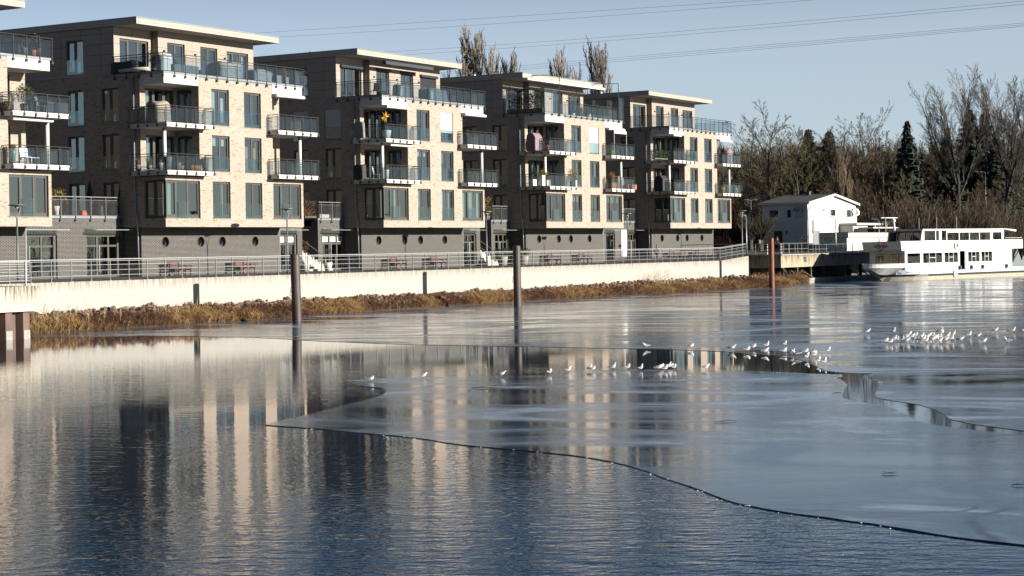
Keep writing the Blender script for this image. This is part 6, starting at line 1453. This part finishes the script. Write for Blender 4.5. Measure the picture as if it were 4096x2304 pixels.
# bits frozen into the ice
rs = random.Random(8)
for px, py, ln, lb in ((1935, 1551, 1.6, 'dark frozen-in branch with orange leaves on the near floe'), (2905, 1685, 1.3, 'thin dark twig lying on the near floe, right of the reflections'), (3350, 1573, .6, 'short twig near the bend of the open channel'), (3870, 1353, .5, 'dark lump on the far ice beside the gulls'), (3560, 1893, .7, 'small twig on the near floe in the lower right'), (4075, 1940, .5, 'forked twig at the right edge of the near floe'), (1950, 1325, 1.0, 'pale scratch-like twig on the ice between the mooring poles')):
    p = on_z(px, py, WZ+.03); mb = MB(); ln *= .45
    dr = (rgt+fwd*rs.uniform(-.6, .6)).normalized(); mb.tube([dr*(-ln/2), dr*(-ln*.1)+Vector((0, 0, .015)), dr*ln*.5+Vector((0, 0, .01))], [.006, .009, .004], 5)
    for _ in range(3): a = dr*rs.uniform(-ln*.3, ln*.3); mb.tube([a, a+Vector((rs.uniform(-.12, .12), rs.uniform(-.12, .12), rs.uniform(.01, .07)))], [.005, .002], 4)
    o = mb.build('twig', 'bark_dark' if px != 1950 else 'snow_crumb'); o.location = p; tag(o, lb, 'twig')
mb = MB()
for poly, nn_ in ((lower[i0:i1], 40), (lower[8:16], 30), (upper[16:24], 25)):
    for _ in range(nn_):
        i = rs.randrange(len(poly)-1); f = rs.random(); a = on_z(*poly[i], WZ+.03); b = on_z(*poly[i+1], WZ+.03); p = a+(b-a)*f
        if (b-a).length > 40: continue
        s_ = rs.uniform(.006, .022); mb.ball(p+Vector((rs.uniform(-.1, .1), rs.uniform(-.1, .1), 0)), (s_*1.5, s_, s_*.35), 5, 4, .3, rs)
tag(mb.build('ice_crumbs', 'snow_crumb'), 'small crumbs of broken ice along the floe edges', 'ice', kind='stuff')

# ------------------------------------------------------------------ overhead cables
def cable(a, b, c, da, db, label):
    A = at(*a, da); B = at(*c, db); M2 = at(*b, (da*db*2)/(da+db)); mb = MB(); pts = []
    for i in range(33):
        u = i/32*1.16-.08; L = A*(1-u)+B*u; k = 4*u*(1-u); sag = M2-(A+B)*.5
        # put the sag in z only
        uu = .5; pts.append(L+Vector((0, 0, k*dz)))
    return mb, pts
def cable_z(a, m_, c, da, db, label, r_=.020):
    A = at(*a, da); B = at(*c, db); f0 = (m_[0]-a[0])/(c[0]-a[0])
    # find the run parameter whose picture x is m_ and the height needed there
    lo, hi = 0, 1
    for _ in range(40):
        u = (lo+hi)/2; P = A+(B-A)*u
        if proj(P)[0] < m_[0]: lo = u
        else: hi = u
    P = A+(B-A)*u; d = (P-CAM).dot(fwd); dz = (proj(P)[1]-m_[1])*d/F_PX/(4*u*(1-u)); mb = MB()
    pts = [A+(B-A)*v+Vector((0, 0, 4*v*(1-v)*dz)) for v in np.linspace(-.25, 1.25, 61)]
    mb.tube(pts, r_, 4); return tag(mb.build('power_cable', 'cable'), label, 'cable', 'overhead power cables')
cable_z((1050, 131), (2010, 68), (3058, 0), 420, 300, 'uppermost overhead power cable')
cable_z((1050, 151), (2010, 93), (3247, 0), 420, 300, 'second overhead power cable from the top')
cable_z((1573, 206), (2430, 148), (4096, 4), 420, 260, 'third overhead power cable from the top')
cable_z((1573, 222), (2430, 163), (4096, 17), 420, 260, 'fourth overhead power cable from the top')
for i, (y0, ym, y1) in enumerate(((283, 232, 92), (291, 240, 99), (299, 248, 105))):
    cable_z((1850, y0), (2450, ym), (4096, y1), 400, 240, '%s of the three lowest overhead cables running close together' % ['upper', 'middle', 'lower'][i], .017)

# ------------------------------------------------------------------ trees
class Tree:
    def __init__(s, seed): s.r = random.Random(seed); s.tr = MB(); s.cr = MB()
    def limb(s, p, d, L, r0, r1, lvl, P):
        R_ = s.r; n = 5 if lvl < 2 else (4 if lvl == 2 else 3); pts = [Vector(p)]; d = Vector(d).normalized(); ds = [d.copy()]
        for i in range(n):
            wb = P['wob']*(.35 if lvl == 0 else 1); d = (d+Vector((R_.gauss(0, wb), R_.gauss(0, wb), R_.gauss(0, wb)*.6+P['up'][min(lvl, len(P['up'])-1)]))).normalized(); pts.append(pts[-1]+d*L/n); ds.append(d.copy())
        rs_ = [r0+(r1-r0)*i/n for i in range(n+1)]
        mb = s.tr if lvl <= 1 else s.cr
        mb.tube(pts, rs_, 7 if lvl == 0 else (5 if lvl == 1 else 3), cap=False)
        if lvl >= P['levels']: return
        m = P['n'][lvl]; lo = P['from'][lvl]
        for k in range(m):
            f = lo+(1-lo)*(k+R_.random())/m; i = min(n-1, int(f*n)); q = pts[i]+(pts[i+1]-pts[i])*(f*n-i); a = R_.uniform(0, 2*PI)
            ax = ds[i]; e1 = ax.cross(Vector((0, 0, 1)) if abs(ax.z) < .95 else Vector((1, 0, 0))).normalized(); e2 = ax.cross(e1)
            sp = P['spread'][lvl]*R_.uniform(.7, 1.25); nd = ax*math.cos(sp)+(e1*math.cos(a)+e2*math.sin(a))*math.sin(sp)
            shape = P['shape'](f) if lvl == 0 else (1-P.get('fall', .55)*(f-lo)/(1-lo+1e-6))
            LL = P['len'][lvl]*shape*R_.uniform(.7, 1.15)*(L if lvl else P['H'])
            rr = rs_[i]*P['rr'][lvl]; s.limb(q, nd, LL, rr, max(P['tip'], rr*.25), lvl+1, P)
def make_tree(name, seed, P, tmat, cmat, label):
    T = Tree(seed); T.limb((0, 0, -.3), (0, 0, 1), P['H']*P.get('trunk', 1.0), P['r'], P['r']*P.get('taper', .12), 0, P)
    t = thing(name, (0, 0, -500), label, 'tree')
    T.tr.build('trunk', tmat, t); T.cr.build('crown', cmat, t); return t
wide = dict(H=10, r=.20, levels=4, n=[13, 7, 6, 5], **{'from': [.16, .2, .2, .15]}, spread=[.75, .6, .55, .5], len=[.42, .52, .5, .5], rr=[.55, .5, .5, .55], tip=.012, wob=.13, up=[0, .10, .05, .03, .02], shape=lambda f: 1-.55*abs(f-.4), taper=.10)
PT = {}
def P_(**k): d = dict(wide); d.update(k); return d
PT['wide'] = [('bare_tree', P_()), ('bare_tree', P_(n=[11, 8, 6, 5], len=[.46, .5, .5, .5])), ('bare_tree', P_(spread=[.6, .6, .6, .5], H=10, n=[12, 8, 6, 4]))]
PT['tall'] = [('tall_bare_tree', P_(n=[8, 15, 9, 6], trunk=.50, fall=.30, **{'from': [.45, .10, .12, .1]}, spread=[.46, .50, .5, .5], len=[.56, .36, .42, .45], up=[0, .10, .07, .05, .02], shape=lambda f: 1-.1*f, r=.17, taper=.45, rr=[.62, .42, .45, .5], tip=.008, wob=.07)),
              ('tall_bare_tree', P_(n=[9, 14, 9, 6], trunk=.46, fall=.30, **{'from': [.40, .12, .12, .1]}, spread=[.40, .50, .5, .5], len=[.60, .33, .42, .45], up=[0, .10, .07, .05, .02], shape=lambda f: 1-.1*f, r=.16, taper=.45, rr=[.62, .42, .45, .5], tip=.008, wob=.07))]
PT['poplar'] = [('poplar', P_(n=[60, 12, 5], levels=3, fall=.15, **{'from': [.06, .05, .1]}, spread=[.40, .22, .28], len=[.24, .30, .5], up=[0, .26, .22, .15], shape=lambda f: 1.0-.45*f, r=.13, rr=[.42, .45, .6], tip=.007, wob=.045)),
                ('poplar', P_(n=[54, 12, 5], levels=3, fall=.15, **{'from': [.08, .05, .1]}, spread=[.46, .22, .28], len=[.25, .30, .5], up=[0, .26, .22, .15], shape=lambda f: 1.0-.5*f, r=.13, rr=[.42, .45, .6], tip=.007, wob=.05))]
PT['pollard'] = [('pollard_willow', P_(H=1.0, trunk=.42, r=.05, taper=.9, levels=2, n=[75, 4], **{'from': [.8, .3]}, spread=[.55, .3], len=[.62, .3], up=[0, .10, .1], rr=[.16, .5], tip=.0016, wob=.05, shape=lambda f: 1))]
PT['shrub'] = [('shrub', P_(H=1.0, trunk=.1, r=.02, taper=.9, levels=3, n=[26, 5, 4], **{'from': [.1, .2, .2]}, spread=[.5, .5, .5], len=[.75, .4, .4], up=[0, .06, .05, .03], rr=[.5, .5, .5], tip=.0022, wob=.09, shape=lambda f: 1))]
TM = {'pale': ('bark', 'twig_pale'), 'brown': ('bark', 'twig_brown'), 'grey': ('bark', 'twig_grey'), 'olive': ('bark', 'twig_olive'), 'tan': ('twig_tan', 'twig_tan'), 'red': ('bark_dark', 'twig_red'), 'dark': ('bark_dark', 'bark')}
CACHE = {}
def put_tree(kind, tone, px, top, d, base=None, sx=1.0, label='', group=None, var=0, cat='tree', zoff=0):
    key = (kind, var % len(PT[kind]), tone); q = at(px, 900, d); z = terrain(q.x, q.y) if q.x > 78 else 0
    if base is not None: z = at(px, base, d).z
    z += zoff; H_ = at(px, top, d).z-z
    if key not in CACHE:
        nm, P = PT[kind][key[1]]; src = make_tree(nm, hash_(kind)+key[1]*13, P, TM[tone][0], TM[tone][1], 'x')
        zz = max(v.co.z for ch in src.children for v in ch.data.vertices); CACHE[key] = (src, zz, False)
    src, zz, used_ = CACHE[key]; k = H_/zz; rz = random.Random(px*7+top).uniform(0, 6.28)
    if used_: o = dup(src, (q.x, q.y, z), rz, sc=(k*sx, k*sx, k))
    else: o = src; o.location = (q.x, q.y, z); o.rotation_euler = (0, 0, rz); o.scale = (k*sx, k*sx, k); CACHE[key] = (src, zz, True)
    o['label'] = label; o['category'] = cat
    if group: o['group'] = group
    elif 'group' in o: del o['group']
    return o
def hash_(s_): return sum(ord(c)*(i+3) for i, c in enumerate(s_))
# poplars behind the buildings
for i, (px, top, sx) in enumerate([(1879, 78, 1.0), (1925, 106, .95), (1962, 165, 1.0), (1838, 262, .9), (2064, 192, .9), (2250, 186, .95), (2292, 248, .85), (2325, 256, .9), (2393, 144, 1.0), (2432, 178, .95), (1897, 128, .8), (1945, 138, .8), (1985, 215, .8), (1856, 185, .8), (2048, 214, .6), (2079, 212, .6), (2236, 210, .7), (2266, 208, .7), (2379, 168, .7), (2413, 166, .7)]):
    put_tree('poplar', 'pale', px, top-8, 235, base=1000, sx=sx*1.5, label='bare columnar poplar rising behind the roofs, %s from the left' % (ORD+['twenty-first'])[sorted([1879,1925,1962,1838,2064,2250,2292,2325,2393,2432,1897,1945,1985,1856,2048,2079,2236,2266,2379,2413]).index(px)], group='bare poplars behind the roofs', var=i)
# named trees of the wood on the right
put_tree('wide', 'grey', 3082, 398, 272, label='tall wide bare tree at the left of the wood, above the white house', var=0, sx=1.05)
put_tree('wide', 'olive', 3195, 515, 262, label='broad olive tinted bare tree behind the roof of the white house', var=1, sx=1.15)
put_tree('wide', 'olive', 3265, 530, 268, label='olive bare tree behind the chimney of the white house', var=2, sx=1.0)
put_tree('poplar', 'tan', 3366, 562, 252, label='tan brown upright poplar behind the gable of the white house', var=0, sx=1.5)
put_tree('poplar', 'tan', 3395, 600, 255, label='shorter tan poplar right behind the upright tan one', var=1, sx=1.3)
put_tree('wide', 'grey', 3488, 398, 290, label='tall thin bare tree left of the pointed dark spruce', var=2, sx=.8)
put_tree('wide', 'grey', 3425, 450, 300, label='bare tree right behind the tan poplars', var=1, sx=.9)
put_tree('tall', 'dark', 3838, 252, 262, label='very tall bare tree with a forked trunk, left one of the tall pair', var=0, sx=.92)
put_tree('tall', 'dark', 4018, 245, 262, label='very tall bare tree at the right edge, right one of the tall pair', var=1, sx=.92)
put_tree('tall', 'grey', 4120, 255, 285, label='tall bare tree cut off by the right edge of the picture', var=0, sx=.9)
put_tree('tall', 'grey', 3920, 262, 292, label='tall bare tree standing behind and between the tall pair', var=1, sx=.8)
put_tree('wide', 'olive', 3635, 668, 248, label='yellowish olive bare tree in front of the pointed spruce', var=0, sx=1.1)
put_tree('wide', 'brown', 2990, 470, 300, label='brown bare tree beside the balconies of the farthest building', var=1, sx=1.1)
for i, (px, top, d) in enumerate(((3228, 498, 268), (3305, 505, 272), (3410, 508, 280), (3455, 500, 284), (3530, 520, 282), (3590, 545, 280), (3690, 560, 275), (3130, 505, 280))):
    put_tree('wide', ['olive', 'brown', 'grey', 'brown', 'olive', 'red', 'brown', 'olive'][i], px, top, d, label='%s of eight taller bare trees standing out along the skyline of the wood' % ORD[[1, 2, 3, 4, 5, 6, 7, 0][i]], group='taller bare trees of the skyline', var=i, sx=1.25)
rt = random.Random(21)
tones = ['brown', 'olive', 'red', 'olive', 'grey', 'brown', 'olive']
for i in range(46):
    px = 2905+i*27+rt.uniform(-14, 14); d = rt.choice([258, 268, 280, 295, 310, 330])
    top = {258: 740, 268: 690, 280: 640, 295: 600, 310: 575, 330: 555}[d]+rt.uniform(-35, 35)
    tn = tones[i % 7]; wd = {'brown': 'brown', 'red': 'reddish brown', 'olive': 'olive', 'grey': 'grey', 'dark': 'dark brown'}[tn]
    mk = 'beside the farthest building' if px < 3040 else ('above the left half of the white house' if px < 3240 else ('above the gable of the white house' if px < 3440 else ('above the bow of the ship' if px < 3600 else ('above the middle of the ship' if px < 3800 else ('under the tall pair of bare trees' if px < 4000 else 'at the right edge')))))
    put_tree('wide', tn, px, top, d, label='%s bare tree, %s, %s' % (wd, 'in the front rank' if d < 275 else ('half way up' if d < 300 else 'high on the slope'), mk), group='bare trees of the wood', var=i, sx=rt.uniform(1.0, 1.4))
for i in range(26):
    px = 3380+i*29+rt.uniform(-12, 12); d = rt.choice([240, 246, 252]); top = rt.uniform(745, 850)
    put_tree('shrub', ['red', 'brown', 'olive', 'brown'][i % 4], px, top, d, label='bare bush at the foot of the wood, behind the ship', group='bare bushes at the foot of the wood', var=0, sx=.8, cat='bush')
for i, (px, top, d, sx) in enumerate(((2942, 862, 236, 1.5), (3003, 850, 226, 1.3), (3040, 838, 222, 1.5))):
    put_tree('pollard', 'olive', px, top, d, base=980, sx=sx, label=['pollard willow with upright shoots beside the orange red car', 'middle pollard willow, behind the tall street lamp', 'rightmost pollard willow, behind the black information post'][i], group='pollard willows', var=0)
for i in range(7):
    put_tree('shrub', 'brown', 2890+i*26, 800+rt.uniform(-40, 30), 280, label='brown bush behind the parked cars', group='brown bushes behind the cars', sx=1.0, cat='bush')
# spruces
def spruce(seed, full):
    r_ = random.Random(seed); t = thing('spruce', (0, 0, -500), 'x', 'tree', None); mb = MB(); mb.tube([(0, 0, -.3), (0, 0, 10)], [.16, .01], 6); mb.build('trunk', 'bark_dark', t); mb = MB(); z = .8
    while z < 9.9:
        f = (10-z)/9.2; L0 = (3.1*f**.9+.14)*(1 if full else .8)*r_.uniform(.75, 1.1); n = 11 if z < 8 else 7; a0 = r_.uniform(0, 6)
        for k in range(n):
            a = a0+2*PI*k/n+r_.uniform(-.25, .25); L = L0*r_.uniform(.4, 1.15); d = Vector((math.cos(a), math.sin(a), 0)); s = Vector((-d.y, d.x, 0))
            for q in range(int(L/.11)+1):
                u = q*.11/max(L, .01); p = d*(L*u)+Vector((0, 0, z-.35*L*u+.22*L*u*u)); w = (.50*(1-u)+.12)*(L/1.6)**.4
                for sg in (-1, 1):
                    e = p+s*sg*w*r_.uniform(.6, 1.1)+d*w*.5+Vector((0, 0, -.14*r_.random())); mb.add([p+Vector((0, 0, .06)), e, p+d*.2-Vector((0, 0, .22))], [(0, 1, 2)])
        z += .17*(1 if f > .3 else .8)
    mb.build('crown', 'needles', t); return t
SPR = [spruce(3, True), spruce(8, False)]; su = [0, 0]
def put_spruce(px, top, d, sx, label, v):
    q = at(px, 900, d); z = terrain(q.x, q.y); k = (at(px, top, d).z-z)/10
    o = SPR[v] if not su[v] else dup(SPR[v], (0, 0, 0)); su[v] = 1
    o.location = (q.x, q.y, z); o.scale = (k*sx, k*sx, k); o.rotation_euler = (0, 0, px); o['label'] = label
for a in ((3635, 478, 262, .8, 'pointed dark spruce standing out between the bare trees', 0), (3560, 640, 290, 1.0, 'low dark spruce left behind the pointed spruce', 1), (3700, 610, 285, 1.1, 'dark spruce right behind the pointed spruce', 0), (3240, 512, 300, 1.3, 'dark spruce top behind the broad olive tree', 1), (3322, 520, 305, 1.3, 'dark spruce top left of the tan poplars', 0),
          (3795, 505, 275, 1.0, 'dark spruce left behind the tall forked tree', 1), (3886, 432, 285, 1.0, 'tallest dark spruce, right behind the tall forked tree', 0), (3945, 445, 290, 1.1, 'dark spruce between the tall pair of bare trees', 1), (3990, 520, 280, 1.0, 'dark spruce near the right edge, under the tall bare tree', 0), (4075, 560, 300, 1.0, 'dark spruce at the right edge of the picture', 1)): put_spruce(*a)
# the far wood on the ridge, and the wood across the river that the windows mirror
def far_wood(name, n, place, hgt, seed, mt, label, wid=1.6):
    r_ = random.Random(seed); mb = MB()
    for _ in range(n):
        x, y, z = place(r_); h = hgt*r_.uniform(.5, 1.25); 
        mb.tube([(x, y, z-.5), (x, y, z+h*.6)], [.12, .04], 3, cap=False)
        for k in range(46):
            f = r_.uniform(.15, 1); a = r_.uniform(0, 6.28); w = wid*(1-.5*f)*r_.uniform(.4, 1); p = Vector((x, y, z+h*f*.8)); e = p+Vector((math.cos(a)*w, math.sin(a)*w, h*r_.uniform(.1, .28))); s = Vector((-math.sin(a), math.cos(a), 0))*r_.uniform(.02, .10)
            mb.add([p-s, p+s, e], [(0, 1, 2)])
    return tag(mb.build(name, mt), label, 'wood', kind='stuff')
def ridge(r_):
    px = r_.uniform(2780, 4300); d = r_.uniform(370, 460); q = at(px, 900, d); return q.x, q.y, terrain(q.x, q.y)
far_wood('far_wood', 1500, ridge, 7.5, 5, 'twig_brown', 'hazy brown wood along the top of the far ridge', 2.2)
def slope(r_):
    px = r_.uniform(2860, 4300); d = r_.uniform(255, 370); q = at(px, 900, d); return q.x, q.y, terrain(q.x, q.y)
far_wood('undergrowth', 2600, slope, 4.0, 6, 'twig_red', 'reddish brown undergrowth between the trees of the wood', 1.6)
def across(r_): return r_.uniform(-300, 900), r_.uniform(-420, -330), WZ+.6
far_wood('opposite_wood', 700, across, 15, 7, 'twig_brown', 'wood on the opposite river bank', 4.5)
mb = MB(); mb.add([(-1500, -330, WZ+.5), (1500, -330, WZ+.5), (1500, -1500, WZ+3), (-1500, -1500, WZ+3), (-1500, -326, WZ-.5), (1500, -326, WZ-.5)], [(0, 3, 2, 1), (0, 1, 5, 4)]); tag(mb.build('opposite_bank', 'hill_ground'), kind='structure')
for px, py, d, w, h_, lb in ((4062, 705, 300, 9, 3.0, 'house with a dark roof half hidden by trees at the right edge'), (3925, 728, 310, 4, 2.4, 'pale house wall showing between the big trees')):
    q = at(px, py, d); q.z = terrain(q.x, q.y); t = thing('house', q, lb, 'house', None, R(-35)); h_ = max(h_, at(px, py, d).z-q.z)
    mb = MB(); mb.box(-w/2, w/2, 0, 6, -1, h_); mb.build('wall', 'terracotta' if px > 4000 else 'white_render', t)
    mb = MB(); mb.add([(-w/2-.4, -.5, h_), (w/2+.4, -.5, h_), (w/2+.4, 3, h_+2.2), (-w/2-.4, 3, h_+2.2), (w/2+.4, 6.5, h_), (-w/2-.4, 6.5, h_)], [(0, 1, 2, 3), (3, 2, 4, 5)]); mb.build('roof', 'roof_old', t)
